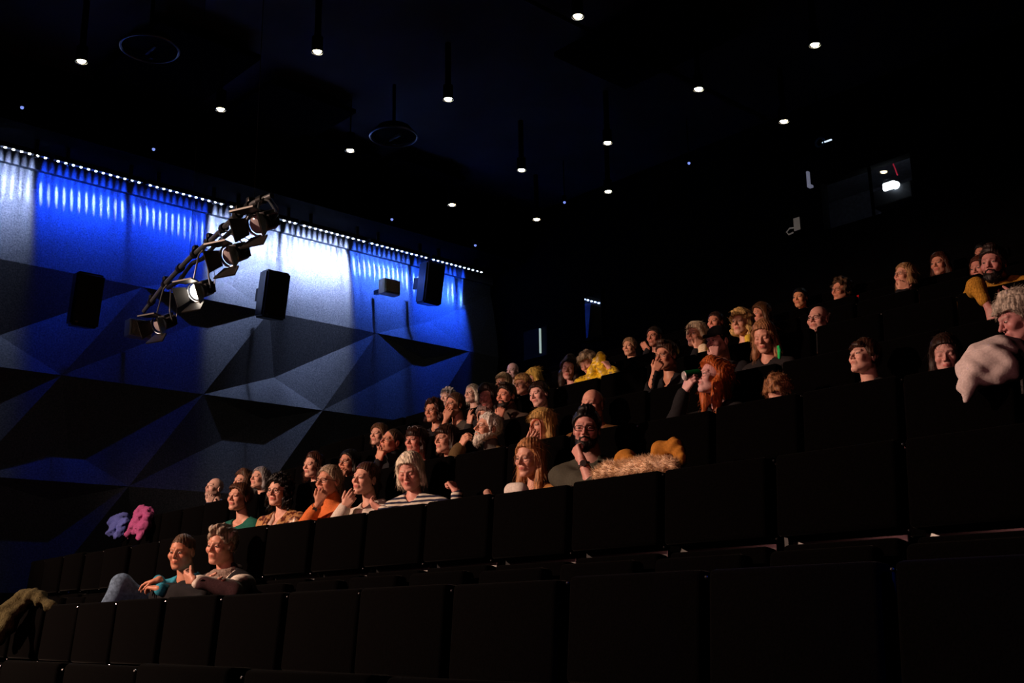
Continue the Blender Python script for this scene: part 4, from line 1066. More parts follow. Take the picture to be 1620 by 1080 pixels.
    if watch:
        S, E_, W2, du = shw[watch[0]]; c_ = W2-du*0.035; x_ = unit(np.cross(du, (0, 0, 1))); y_ = np.cross(du, x_)
        b = BM(); b.tube([tuple(c_+(x_*math.cos(t)+y_*math.sin(t))*0.031*s) for t in np.linspace(0, 2*math.pi, 21)[:-1]], 0.008, 6, True)
        b.done('watch_strap', watch[1], body, True)
        n_ = unit(np.array([0, 0, CZ])-(O+c_)); n_ = unit(n_-du*(n_@du)); cc = c_+n_*0.036*s
        BM().cyl(tuple(cc-n_*0.006), tuple(cc+n_*0.006), 0.019*s, seg=20).done('watch_case', watch[2], body, True)
    return dict(body=body, O=O, h=h, hw=hw, SC=SC, T=T, sh=shw, Rw=Rw, H=H)

def soft(name, pts, M, hc=0.012, folds=0.006, fq=30, seed=1, k=0.02, cuts=None):
    """cloth-like soft thing from a chain of fat capsules [(a, b, ra, rb)] in world space"""
    P = np.array([q for p in pts for q in (p[0], p[1])]); O = P.mean(0); R = max(max(p[2], p[3]) for p in pts)
    FS = Field(P.min(0)-O-R-0.03, P.max(0)-O+R+0.03, hc)
    for a, b_, ra, rb in pts: FS.cap(np.array(a)-O, np.array(b_)-O, ra, rb, k)
    sl, G = FS.block(P.min(0)-O-1, P.max(0)-O+1); near = np.abs(FS.D) < 0.07
    FS.D[near] += wav(G[near], seed, fq, folds)+wav(G[near], seed+3, fq*2.3, folds*0.4)
    if cuts is not None: FS.D = np.maximum(FS.D, cuts(G+O).astype(np.float32))
    V, F = FS.mesh(); o = np_mesh(name, V, F, M); o.location = O; return o, V, F
# ------------------------------------------------------------------ the audience
C_ = cloth_mat
def top(c, kind='plain', neck='crew', c2=None, th=0.012, name='sweater', **k): return (name, C_(c, kind, c2), th, neck, k)
BK = (0.012, 0.012, 0.015)
P1 = (0.60, 0.32, 0.235); P2 = (0.66, 0.37, 0.28); P3 = (0.56, 0.27, 0.18); PW = (0.70, 0.45, 0.38)
GREY = (0.42, 0.41, 0.42); WHT = (0.82, 0.78, 0.72); DKB = (0.02, 0.010, 0.007); BLK = (0.006, 0.005, 0.005); BRN = (0.13, 0.065, 0.035); BLO = (0.62, 0.42, 0.18); LBR = (0.30, 0.17, 0.09); RED = (0.42, 0.10, 0.025); RBR = (0.10, 0.022, 0.015)
GB = (.01, .01, .01)
GOLD = mat('steel_watch', (0.6, 0.55, 0.5), 0.25, 1.0); LEATH = mat('watch_leather', (0.05, 0.03, 0.025), 0.6)
jk = lambda c, **k: top(c, neck='open', th=0.022, name='jacket', **k)
sh = lambda c, neck='crew', **k: top(c, neck=neck, th=0.008, name='shirt', **k)

# second row
person('man with cropped brown hair in a turquoise shirt and blue jeans, slouched', 'man in the turquoise shirt', 288, 873, 2, 30, -6, 3,
       skin=(0.55, 0.24, 0.145), hair='buzz', hcol=(0.20, 0.11, 0.06), head=dict(fat=1.12, wrinkle=.6, stubble=.3), hopt=dict(hair_z=.082), tops=[top((0.03, 0.28, 0.42), 'plain', 'collar', name='polo_shirt')],
       arms={'R': dict(w=(247, 908), dy=-.40, to=(219, 916), tdy=-.46, pose='relaxed', n=(0, 0, -1)), 'L': dict(w=(240, 931), dy=-.42, to=(220, 926), tdy=-.44, pose='relaxed', n=(0, 0, -1))},
       legs=[(193, 926, -.62, 150, 1000, -.72), None], bulk=1.06, trousers=(0.10, 0.16, 0.25), lean=0.03)
person('person with short spiky grey-blond hair, white sleeves and taupe scarf, arms crossed', 'person with the taupe scarf', 350, 863, 2, 40, -5, 6,
       skin=(0.60, 0.29, 0.20), hair='spiky', hcol=(0.42, 0.33, 0.25), head=dict(fat=1.08), hopt=dict(quiff=1), tops=[top((0.80, 0.74, 0.66), fold=1.8, name='white_shirt'), ('vest', C_(BK), 0.026, 'open', dict(sleeve=0, gap=.10))],
       scarf=dict(mat=C_((0.36, 0.27, 0.23), 'knit'), tails=(-1,)), arms={'L': dict(w=(308, 918), dy=-.36, to=(290, 912), tdy=-.38, pose='lap', pole=(1, 0, -.4)), 'R': dict(w=(330, 922), dy=-.34, to=(352, 925), pose='lap')}, bulk=1.05,
       watch=('L', mat('black_wristband', BK, .5), LEATH), dy=0.02)
# third row
person('young woman with pinned-up auburn hair in a wide-neck dark green top, third row', 'woman in the green top', 378, 787, 3, 42, 4, 4, fem=1, skin=P1, hair='up', hcol=(0.14, 0.055, 0.03), hopt=dict(mess=3.0, vol=1.6), tops=[top((0.012, 0.11, 0.085), 'plain', 'wide')])
person('woman with black curly hair and round glasses in a brown and gold patterned blouse', 'woman in the patterned blouse', 441, 777, 3, 36, -2, 3, fem=1, skin=P2, hair='curly', hcol=BLK, head=dict(fat=1.12, lipcol=(.5, .08, .08)), hopt=dict(vol=.95, len=.06), glasses=(GB, 'round', .0017), sw=.19, bulk=1.08,
       tops=[sh((0.55, 0.40, 0.33), 'v'), ('blouse', C_((0.09, 0.022, 0.012), 'floral', (0.42, 0.22, 0.09)), 0.022, 'open', dict(gap=.06, fold=1.6))])
person('woman with tied-back grey hair and glasses in an orange sweater, chin on fist', 'woman in the orange sweater', 520, 762, 3, 46, 3, 3, fem=1, skin=P3, hair='tail', hcol=(0.36, 0.28, 0.20), head=dict(fat=1.05, wrinkle=.5), hopt=dict(vol=1.4), glasses=(GB, 'square', .0018), tops=[top((0.62, 0.16, 0.045), 'plain', 'turtle', cuff=.05)],
       arms={'R': dict(w=(504, 796), dy=-.15, to=(511, 778), pose='fist', elbow=(484, 828))}, watch=('R', LEATH, GOLD))
person('young woman with tied-back brown hair in a cream hooded top', 'young woman in the cream hooded top', 578, 758, 3, 44, 3, 8, fem=1, skin=P2, hair='tail', hcol=(0.12, 0.05, 0.03), hopt=dict(vol=1.2), tops=[top((0.62, 0.56, 0.50), 'plain', 'hood', fold=1.5, name='hooded_top')],
       arms={'R': dict(w=(546, 802), dy=-.15, to=(561, 775), pose='cheek', elbow=(524, 838))})
person('white-haired woman looking down in a navy and white striped sweater, one arm raised', 'woman in the striped sweater', 649, 746, 3, 20, -20, -2, fem=1, skin=(0.62, 0.30, 0.24), hair='bob', hcol=(0.86, 0.78, 0.62), head=dict(fat=1.18, wrinkle=.7), hopt=dict(vol=1.05), eyes=False, sw=.20, bulk=1.2,
       tops=[('striped_sweater', C_((0.55, 0.53, 0.46), 'stripes', (0.018, 0.022, 0.05)), 0.014, 'crew', dict(fold=1.4))],
       arms={'L': dict(w=(722, 778), dy=.02, to=(712, 760), tdy=.02, pose='fist', elbow=(728, 812), edy=.05), 'R': dict(w=(604, 806), dy=-.25, to=(588, 797), tdy=-.28, pose='lap', elbow=(640, 838))})
person('young woman with long straight reddish-blond hair and thin glasses, third row', 'young woman with long reddish-blond hair', 838, 725, 3, 40, -6, 2, fem=1, skin=P2, hair='long', hcol=(0.50, 0.24, 0.10), hopt=dict(len=.22, fwd=-.03), glasses=((.25, .15, .12), 'round', .0011),
       tops=[top((0.42, 0.20, 0.06), 'plain', name='brown_top')], s=.97)
person('man with dark beard and glasses in an olive T-shirt, wristwatch hand at his mouth', 'bearded man with the wristwatch', 928, 679, 3, 8, -4, 2, skin=(0.60, 0.31, 0.27), hair='short', hcol=BLK, head=dict(fat=1.0, stubble=.6), hopt=dict(quiff=1.3, vol=.9), beard=dict(col=(.016, .012, .011), len=.012), glasses=(GB, 'square', .0019),
       tops=[top((0.055, 0.055, 0.042), 'plain', 'crew', sleeve=.5, name='t_shirt', fold=1.6)], sw=.205, arms={'R': dict(w=(920, 727), dy=-.14, to=(906, 700), tdy=-.14, pose='fist', elbow=(938, 766), edy=-.12)}, watch=('R', GOLD, GOLD))
# fourth row
person('bald man leaning back with a hand at his mouth, furthest left of the fourth row', 'bald man at the left end', 339, 772, 4, 50, 14, 8, skin=PW, hair='none', head=dict(stubble=.9), tops=[jk((0.05, 0.075, 0.16)), sh(BK)],
       arms={'R': dict(w=(331, 797), to=(335, 783), pose='fist')})
person('woman with wavy light brown hair, chin on hand, next to the leftmost bald man', 'woman with wavy light brown hair', 384, 762, 4, 52, 4, 10, fem=1, skin=P2, hair='wavy', hcol=(0.20, 0.10, 0.06), hopt=dict(len=.10), tops=[top((0.10, 0.06, 0.05))], arms={'R': dict(w=(373, 786), to=(377, 771), pose='fist')})
person('woman with a short grey bob looking up, behind the patterned blouse', 'woman with the short grey bob', 411, 757, 4, 48, 10, 3, fem=1, skin=P2, hair='bob', hcol=(0.26, 0.25, 0.26), hopt=dict(vol=.8), tops=[top((0.05, 0.045, 0.045))])
person('woman with shoulder-length wavy dark brown hair, dark jacket and pale pink shirt', 'woman with the pale pink shirt', 495, 737, 4, 45, 1, 2, fem=1, skin=P2, hair='wavy', hcol=(0.09, 0.030, 0.018), hopt=dict(len=.05, vol=.9), tops=[sh((0.70, 0.50, 0.52), 'v'), jk((0.028, 0.012, 0.018))])
person('dark-haired person with glasses resting the chin on a fist, fourth row', 'dark-haired person with the fist at the chin', 552, 732, 4, 44, 2, 3, skin=P3, hair='bob', hcol=BLK, hopt=dict(vol=.75), glasses=(GB, 'square', .0015), tops=[top(BK), ], scarf=dict(mat=C_((0.20, 0.13, 0.10), 'floral', (0.04, 0.03, 0.03))),
       arms={'R': dict(w=(539, 758), to=(542, 745), pose='fist')})
person('man with receding short hair and glasses in black, index finger along his cheek', 'man with a finger along his cheek', 619, 699, 4, 50, 12, 12, skin=(0.60, 0.28, 0.18), hair='buzz', hcol=(0.10, 0.055, 0.03), hopt=dict(hair_z=.094), head=dict(stubble=.4), glasses=(GB, 'square', .0014), tops=[top(BK, neck='turtle')],
       arms={'R': dict(w=(600, 729), dy=-.14, to=(604, 706), tdy=-.12, pose='point', n=(-.2, .6, 0))})
person('woman with a dark fringed bob, glasses pushed up on her head, red top', 'woman in the red top', 658, 698, 4, 40, 2, 3, fem=1, skin=(0.60, 0.28, 0.22), hair='bob', hcol=(0.055, 0.018, 0.012), hopt=dict(bang=.035, vol=1.05), glasses=((.6, .6, .6), 'round', .0012, 1), tops=[top((0.55, 0.012, 0.02), 'plain', 'wide')])
person('woman with a thick dark brown bob, dark grey jacket over a white shirt', 'woman in the dark grey jacket', 706, 696, 4, 50, 3, 3, fem=1, skin=P1, hair='bob', hcol=(0.06, 0.022, 0.012), hopt=dict(bang=.045, vol=1.1), glasses=((.25, .12, .10), 'round', .0009), tops=[sh((0.75, 0.66, 0.62), 'v'), jk((0.05, 0.045, 0.05))])
person('old man with white hair, full white beard and glasses, fingers near his lips', 'man with the white beard', 771, 678, 4, 58, 10, 6, skin=(0.64, 0.34, 0.24), hair='messy', hcol=WHT, hopt=dict(vol=.8, mess=.5, hair_z=.086), head=dict(wrinkle=.8, nose=1.15), beard=dict(col=(.80, .74, .66), len=.030, mess=2), glasses=((.10, .04, .03), 'round', .0015),
       tops=[sh((0.10, 0.09, 0.08), 'turtle'), jk((0.10, 0.065, 0.028), fold=1.6)], bulk=1.08, arms={'R': dict(w=(729, 706), dy=-.14, to=(741, 681), tdy=-.16, pose='grip')})
person('woman with a blond bob in a cream jacket holding a curved wooden cane handle', 'woman with the cane', 857, 673, 4, 48, -4, 4, fem=1, skin=P1, hair='bob', hcol=(0.66, 0.42, 0.14), hopt=dict(bang=.05, vol=1.0, len=.1), tops=[top((0.66, 0.48, 0.30), 'plain', 'collar', fold=1.8, name='cream_jacket')],
       arms={'R': dict(w=(838, 705), dy=-.22, to=(848, 690), tdy=-.24, pose='grip')})
person('balding man with grey side hair and brown jacket behind the man with the wristwatch', 'balding man in the brown and mustard jacket', 937, 641, 4, 24, -2, 2, skin=(0.66, 0.34, 0.26), hair='fringe', hcol=(0.32, 0.24, 0.20), head=dict(fat=1.15, wrinkle=.6), tops=[jk((0.14, 0.065, 0.02), fold=1.8), sh((0.05, 0.03, 0.02))], bulk=1.12, sw=.21, dy=.02)
red = person('woman with long wavy red hair drinking from a can, head in profile', 'woman drinking from a can', 1128, 597, 4, 60, 12, 6, fem=1, skin=(0.62, 0.36, 0.36), hair='wavy', hcol=(0.50, 0.115, 0.025), hopt=dict(len=.30, vol=1.15, fwd=-.06, hair_z=.078), glasses=((.3, .18, .14), 'round', .0009), tops=[top(BK)], sw=.175,
       arms={'R': dict(w=(1084, 618), dy=-.26, to=(1094, 597), tdy=-.28, pose='grip', n=(-.3, 1, .2), elbow=(1068, 668), edy=-.2)})
person('child with tousled ginger-blond hair bending forward, only the top of the head showing', 'child with tousled ginger-blond hair', 1232, 622, 4, 20, -45, 0, skin=P1, hair='messy', hcol=(0.36, 0.17, 0.08), hopt=dict(vol=1.1), s=.86, eyes=False, tops=[top((0.03, 0.04, 0.07))], sit=-.05, dy=-.05)
person('boy with a brown fringe, dark jacket and raised chin', 'boy with the brown fringe', 1367, 566, 4, 48, 12, 0, skin=(0.64, 0.37, 0.30), hair='short', hcol=(0.085, 0.035, 0.020), hopt=dict(bang=.048, vol=1.5, mess=2.5), s=.88, tops=[jk((0.02, 0.018, 0.02), gap=.03), sh((.6, .5, .5))])
person('girl with dark centre-parted hair looking down behind a seat back', 'girl looking down', 1497, 561, 4, 4, -12, 0, fem=1, skin=(0.58, 0.33, 0.30), hair='long', hcol=(0.045, 0.018, 0.012), hopt=dict(hair_z=.068, len=.12), s=.90, eyes=False, tops=[top((0.02, 0.02, 0.03))])
person('grey-haired person in profile with a fur collar at the right edge', 'grey-haired person with the fur collar', 1612, 503, 4, 66, -18, 4, skin=(0.50, 0.24, 0.24), hair='messy', hcol=(0.50, 0.44, 0.38), hopt=dict(bang=.05, vol=1.3, mess=.7), head=dict(nose=1.1, wrinkle=.6), dy=-.42, lean=.05, sit=.12,
       tops=[top((0.05, 0.045, 0.05), 'knit', th=.02)], scarf=dict(mat=C_((0.34, 0.27, 0.20), 'knit')), sw=.20)
# fifth row
person('person with straight dark blond hair and dark blue jacket, furthest left in fifth row', 'person in the dark blue jacket', 599, 688, 5, 38, 2, 4, fem=1, skin=P2, hair='bob', hcol=(0.20, 0.10, 0.05), tops=[jk((0.045, 0.06, 0.09)), sh(BK)])
person('person with thick dark red-brown hair and glasses, fifth row', 'person with thick red-brown hair', 686, 650, 5, 38, -4, 2, fem=1, skin=P3, hair='curly', hcol=(0.05, 0.014, 0.012), hopt=dict(vol=.8, len=.02, mess=.5), glasses=(GB, 'round', .0010), tops=[top(BK)])
person('man with side-parted brown hair and glasses, hand at his chin, fifth row', 'man with side-parted brown hair', 719, 641, 5, 50, 2, 4, skin=P3, hair='short', hcol=(0.13, 0.06, 0.035), hopt=dict(vol=1.1), glasses=(GB, 'square', .0012), tops=[top((0.05, 0.045, 0.04), neck='collar')], arms={'R': dict(w=(706, 663), to=(710, 651), pose='grip')})
person('grey-haired person almost hidden behind the man with the white beard', 'grey-haired person behind the white beard', 768, 659, 5, 35, -15, 2, skin=P1, hair='messy', hcol=(0.30, 0.22, 0.20), hopt=dict(vol=.8, mess=.4), tops=[top((.02, .02, .02))], eyes=False, sit=-.05, arms={'R': dict(w=(743, 672), to=(744, 660), dy=-.2, tdy=-.2, pose='two')})
person('woman with long dark hair looking down beside the dark-bearded man in brown', 'woman with long dark hair looking down', 772, 629, 5, 32, -14, 2, fem=1, skin=(0.56, 0.30, 0.26), hair='wavy', hcol=(0.035, 0.012, 0.010), hopt=dict(len=.14), eyes=False, tops=[top(BK)])
person('man with short dark beard in a dark brown sweater, fist at his chin, wristwatch', 'dark-bearded man with the fist at his chin', 801, 627, 5, 42, 0, 2, skin=(0.60, 0.27, 0.19), hair='short', hcol=(0.035, 0.018, 0.012), hopt=dict(quiff=.9), beard=dict(col=(.03, .018, .014), len=.008), head=dict(stubble=.6), tops=[top((0.055, 0.038, 0.030), neck='turtle')], sw=.205,
       arms={'R': dict(w=(791, 661), dy=-.15, to=(793, 645), pose='fist')}, watch=('R', LEATH, GOLD))
person('woman with pinned-up dark hair tilting her head, black top under a beige cardigan', 'woman in the beige cardigan', 853, 625, 5, 40, -4, -10, fem=1, skin=(0.68, 0.40, 0.34), hair='up', hcol=(0.05, 0.022, 0.016), hopt=dict(vol=1.5, mess=2), tops=[top(BK, neck='crew'), ('cardigan', C_((0.36, 0.31, 0.25), 'knit'), 0.026, 'open', dict(gap=.10))])
person('man with brown hair and glasses in black left of the woman drinking', 'man in black with a fist at his chin', 1054, 563, 5, 42, -5, 2, skin=P3, hair='short', hcol=(0.10, 0.045, 0.028), hopt=dict(quiff=1.0, vol=1.1), glasses=(GB, 'square', .0013), tops=[top(BK, neck='collar')], arms={'R': dict(w=(1036, 589), dy=-.2, to=(1042, 576), pose='fist')})
person('man in a black baseball cap covering his mouth with his hand', 'man in the black cap', 1136, 541, 5, 42, -4, 2, skin=(0.56, 0.30, 0.27), hair='buzz', hcol=BLK, hat='cap', head=dict(stubble=.5), tops=[top(BK)], arms={'R': dict(w=(1131, 566), dy=-.17, to=(1130, 552), pose='fist')})
person('woman with straight light brown hair looking down, right of the black cap', 'woman with light brown hair looking down', 1209, 533, 5, 18, -20, 0, fem=1, skin=(0.62, 0.32, 0.24), hair='long', hcol=(0.36, 0.17, 0.08), hopt=dict(len=.10), eyes=False, tops=[top((0.02, 0.018, 0.02))])
# sixth row
person('elderly man with grey hair and glasses in dark clothes, sitting alone above the boy', 'elderly man with grey hair and glasses', 1295, 506, 6, 32, 2, 2, skin=(0.62, 0.33, 0.27), hair='fringe', hcol=(0.45, 0.36, 0.27), head=dict(fat=1.1, wrinkle=.6, stubble=.2), glasses=(GB, 'square', .0016), tops=[top((.02, .02, .022), neck='turtle')], dy=-.15)
person('woman with short curly white hair tinted blue by the wall light', 'woman with curly blue-lit white hair', 708, 629, 6, 38, 0, 2, fem=1, skin=PW, hair='curly', hcol=(0.80, 0.78, 0.82), hopt=dict(vol=.7, len=.0, mess=.8), tops=[top((.03, .03, .05))], s=.92)
person('person with smooth white hair, glasses and a pale face, sixth row', 'white-haired person with glasses', 747, 623, 6, 42, 2, 2, skin=PW, hair='bob', hcol=(0.88, 0.82, 0.72), hopt=dict(vol=.7), glasses=(GB, 'round', .0013), tops=[top(BK)], s=.92)
person('woman with a pale blond bob partly hidden behind the dark-bearded man', 'woman with the pale blond bob', 796, 606, 6, 40, 0, 2, fem=1, skin=P2, hair='bob', hcol=(0.50, 0.38, 0.24), hopt=dict(vol=1.0, bang=.05), tops=[top((.04, .03, .03))], s=.93)
person('woman with short fringed blond hair behind the woman in the beige cardigan', 'woman with short fringed blond hair', 826, 609, 6, 40, 0, 2, fem=1, skin=P1, hair='pixie', hcol=(0.56, 0.34, 0.14), hopt=dict(bang=.05, vol=1.2), glasses=((.3, .2, .1), 'round', .0009), tops=[top((.06, .03, .025))], s=.95)
person('woman with long dark hair in a grey sweater leaning towards the yellow coat', 'woman in the grey sweater', 901, 583, 6, 16, -10, 8, fem=1, skin=(0.58, 0.30, 0.27), hair='wavy', hcol=(0.055, 0.025, 0.018), hopt=dict(len=.12), tops=[top((0.20, 0.17, 0.14), 'knit', 'crew')], eyes=False)
yel = person('person with tousled grey-blond hair bowing the head while pulling on a bright yellow coat', 'person pulling on the yellow coat', 931, 575, 6, 32, -24, -14, fem=1, skin=(0.58, 0.30, 0.24), hair='pixie', hcol=(0.52, 0.42, 0.28), hopt=dict(vol=1.3, bang=.06), eyes=False, dy=-.12, sit=.05, nk=.06,
       tops=[('yellow_coat', C_((0.72, 0.50, 0.02), 'floral', (0.20, 0.14, 0.02)), 0.030, 'collar', dict(fold=2.0, cuff=.07))], arms={'L': dict(w=(964, 582), dy=-.05, to=(954, 566), tdy=-.05, pose='grip', elbow=(982, 608), edy=-.02), 'R': dict(w=(930, 622), dy=-.20, to=(925, 640), tdy=-.2, pose='lap')})
person('woman with short white-blond hair resting her chin on her hand', 'woman with short white-blond hair', 1101, 531, 6, 34, 4, 4, fem=1, skin=(0.68, 0.36, 0.26), hair='pixie', hcol=(0.88, 0.74, 0.52), hopt=dict(vol=1.3, bang=.055), tops=[top(BK)], trousers=(.70, .52, .33), arms={'R': dict(w=(1103, 552), dy=-.16, to=(1105, 542), pose='fist')})
person('woman with short curly blond hair and a yellow garment at her side', 'woman with short curly blond hair', 1173, 511, 6, 30, 0, 2, fem=1, skin=(0.68, 0.38, 0.26), hair='curly', hcol=(0.74, 0.50, 0.18), hopt=dict(vol=.75, len=0, bang=.055), tops=[top((0.60, 0.46, 0.08), 'plain', 'wide')], trousers=(.6, .45, .05), dy=-.1)
man_m = person('dark-haired bearded man in a mustard sweater leaning forward over the seat in front', 'man in the mustard sweater', 1571, 418, 6, 18, -4, 2, skin=(0.46, 0.21, 0.19), hair='short', hcol=(0.035, 0.016, 0.014), hopt=dict(quiff=1.2, vol=1.3), beard=dict(col=(.02, .012, .011), len=.016), head=dict(stubble=.7, smile=1), tops=[top((0.50, 0.25, 0.035), 'knit', 'crew', cuff=.06)], dy=-.72, sit=.08, sw=.22, nk=.075,
       arms={'R': dict(w=(1564, 486), dy=-.35, to=(1569, 499), tdy=-.36, pose='lap', elbow=(1545, 452), edy=-.32), 'L': dict(w=(1610, 468), dy=-.22, to=(1590, 470), pose='lap')})
# seventh row
person('bald man lit violet by the wall light, highest at the left end', 'bald violet-lit man', 811, 587, 7, 30, -4, 0, skin=(0.62, 0.45, 0.50), hair='none', tops=[top(BK)], s=.92)  # violet of the wall light is put into his skin colour
person('woman with bright golden blond hair turned away, beside the violet-lit bald man', 'woman with bright golden blond hair', 844, 597, 7, 66, -20, 6, fem=1, skin=P2, hair='long', hcol=(0.78, 0.52, 0.12), hopt=dict(bang=.05, vol=1.0, len=.1), eyes=False, tops=[top((.05, .03, .02))], s=.93)
person('person with short fair hair, left of the man with raised hands', 'fair-haired person left of the raised hands', 996, 549, 7, 30, -2, 0, skin=(0.66, 0.36, 0.24), hair='short', hcol=(0.30, 0.18, 0.10), tops=[top(BK)], s=.9)
person('man with dark hair and glasses in black raising a hand before him', 'man with the raised hands', 1035, 533, 7, 32, -4, 0, skin=(0.56, 0.24, 0.16), hair='short', hcol=(0.04, 0.02, 0.015), glasses=(GB, 'round', .0013), head=dict(stubble=.8), tops=[top(BK)], arms={'R': dict(w=(1026, 553), dy=-.3, to=(1016, 543), tdy=-.32, pose='relaxed')}, s=.95)
person('woman with dark hair pulled back, small smile, behind the man in the cap', 'woman with hair pulled back behind the cap', 1132, 510, 7, 32, -2, 2, fem=1, skin=(0.60, 0.26, 0.17), hair='tail', hcol=(0.06, 0.025, 0.018), tops=[sh((.6, .5, .45), 'v'), jk(BK)], s=.95)
person('woman with a brown bob in profile beside the curly blond woman', 'woman with the brown bob in profile', 1204, 497, 7, 56, -4, 0, fem=1, skin=(0.62, 0.28, 0.18), hair='bob', hcol=(0.17, 0.07, 0.025), hopt=dict(vol=1.1), tops=[top(BK)], s=.92)
person('woman with fair hair and glasses resting her chin on both hands, upper right', 'woman with chin on both hands', 1431, 436, 7, 46, 6, 6, fem=1, skin=(0.66, 0.34, 0.24), hair='long', hcol=(0.40, 0.22, 0.10), hopt=dict(len=.12), glasses=(GB, 'square', .0013), tops=[top(BK)], s=.93, arms={'R': dict(w=(1425, 460), dy=-.18, to=(1428, 448), pose='fist'), 'L': dict(w=(1434, 460), dy=-.16, to=(1432, 449), pose='fist')}, trousers=(.4, .33, .22))
person('young woman with long red-brown hair behind the man in the mustard sweater', 'woman behind the mustard sweater', 1551, 426, 7, 30, -6, 0, fem=1, skin=(0.50, 0.22, 0.17), hair='long', hcol=(0.14, 0.04, 0.022), hopt=dict(len=.16), tops=[top((.08, .06, .05))], s=.95, dy=-.1)
# eighth row
person('woman with dark hair pulled back and a bare neck, alone in the top row', 'woman with a bare neck', 1266, 472, 8, 26, -2, 0, fem=1, skin=(0.66, 0.30, 0.16), hair='tail', hcol=BLK, tops=[top(BK, neck='wide')], s=.95)
person('person with tousled brown hair and dark-framed glasses, top row', 'person with dark-framed glasses', 1330, 459, 8, 44, -4, 8, skin=(0.64, 0.28, 0.18), hair='messy', hcol=(0.16, 0.085, 0.045), hopt=dict(vol=1.3, mess=1.3), glasses=(GB, 'square', .0016), tops=[top(BK)])
person('young woman with long red-brown hair sitting alone left of the mustard sweater', 'young woman with red-brown hair', 1487, 418, 8, 28, -4, 0, fem=1, skin=(0.58, 0.26, 0.18), hair='long', hcol=(0.11, 0.035, 0.02), hopt=dict(len=.10), tops=[top((0.02, .015, .015))])
person('person with dark hair, only the forehead showing above the man in the mustard sweater', 'person highest at the right', 1556, 403, 8, 30, -4, 0, skin=(0.48, 0.20, 0.14), hair='short', hcol=BLK, tops=[top(BK)], s=.95)
# ------------------------------------------------------------------ coats and things on the seats
def W3(px, py, Y): return atY(px, py, Y)
def fur(o, V, F, M, n, ln, w, seed=1, name='fur_trim'):
    pass
Y3 = ROWY[3]+curve(-11)
def drape(label, name, M, pts, Y, r, **k):
    ch = [(W3(a[0], a[1], Y+a[2]), W3(b_[0], b_[1], Y+b_[2]), a[3], b_[3]) for a, b_ in pts]
    o, V, F = soft(name, ch, M, **k); return o, V, F
Yj = ROWY[3]+curve(-11.8)-0.02
o, V, F = drape('', 'jacket', C_((0.11, 0.14, 0.50), 'plain'), [((196, 818, 0, .06), (180, 826, -.05, .065)), ((190, 826, -.05, .07), (176, 842, -.11, .05)), ((198, 826, -.05, .06), (186, 846, -.12, .045)), ((186, 832, -.06, .07), (182, 838, -.1, .06))], Yj, 0, folds=.009, fq=75, seed=4)
setp(o, 'dark blue jacket draped over a seat at the far left, left of the pink one', 'jacket')
o, V, F = drape('', 'jacket', C_((0.38, 0.08, 0.24), 'plain'), [((222, 808, 0, .055), (237, 809, 0, .045)), ((222, 812, -.02, .06), (214, 832, -.10, .065)), ((236, 810, 0, .05), (229, 832, -.12, .06)), ((214, 832, -.10, .06), (202, 846, -.14, .03)), ((226, 832, -.12, .06), (221, 851, -.16, .035)), ((224, 820, -.06, .075), (220, 838, -.12, .07))], Yj-.02, 0, folds=.010, fq=75, seed=11)
setp(o, 'pink jacket draped over a seat at the far left, beside the dark blue one', 'jacket')
o, V, F = drape('', 'knitted_garment', C_((0.085, 0.075, 0.035), 'knit'), [((62, 942, .03, .045), (40, 946, .0, .055)), ((40, 946, 0, .055), (15, 968, -.08, .06)), ((62, 944, .03, .04), (84, 958, .06, .030)), ((15, 968, -.08, .06), (-20, 990, -.14, .07)), ((40, 950, 0, .05), (0, 1005, -.16, .05))], ROWY[1]+curve(-7.2)-.02, 0, folds=.010, fq=44, seed=21)
setp(o, 'olive grey knitted garment slumped over a front-row seat at the left edge', 'garment')
o, V, F = drape('', 'coat', C_((0.010, 0.010, 0.012), 'plain'), [((252, 941, 0, .06), (290, 938, 0, .075)), ((290, 938, 0, .075), (322, 948, .02, .06)), ((250, 952, 0, .06), (320, 955, 0, .06))], ROWY[2]-.45, 0, folds=.010, fq=24, seed=31)
setp(o, 'black coat lying across the lap of the man in the turquoise shirt', 'coat')
# mustard coat with a pale fur trim on the third-row seat
Yc = ROWY[3]-.42
root = thing('fur_trimmed_coat', 'mustard coat with pale fur trim spread beside the man with the wristwatch', 'coat', tuple(W3(1020, 740, Yc)))
OR = np.array(root.location)
o, V, F = drape('', 'coat_body', C_((0.40, 0.17, 0.025), 'plain'), [((985, 728, .12, .06), (1012, 740, .06, .05)), ((1050, 712, .1, .050), (1068, 706, .1, .045)), ((1068, 706, .1, .045), (1079, 732, .08, .030)), ((1047, 716, .1, .05), (1040, 735, .08, .05)), ((1040, 735, .08, .05), (1072, 735, .08, .04)), ((1049, 745, .0, .022), (1050, 772, -.02, .018)), ((1000, 745, .1, .06), (1060, 742, .1, .06))], Yc, 0, folds=.009, fq=40, seed=41, hc=.009)
o.location = Vector(o.location)-Vector(OR); o.parent = root
o, V, F = drape('', 'fur_trim', C_((0.62, 0.42, 0.25), 'knit'), [((948, 752, -.08, .036), (965, 744, -.06, .040)), ((965, 744, -.06, .040), (1000, 741, -.05, .040)), ((1000, 741, -.05, .040), (1030, 737, -.05, .042)), ((1030, 737, -.05, .044), (1064, 735, -.03, .034))], Yc, 0, folds=.006, fq=60, seed=43, hc=.008)
V2, F2 = strands(V, F, 5200, .030, .0011, lambda p: np.array([-.3, -.1, .15])+p*0, np.random.default_rng(5), .35, .8)
me_old = o.data; o2 = np_mesh('fur_trim', V2, F2, noisy('pale_fur', (0.55, 0.36, 0.20), (0.90, 0.70, 0.50), (14, 14, 14), .8, 0), root); o2.location = Vector(o.location)-Vector(OR); bpy.data.objects.remove(o)
o2.name = 'fur_trim'
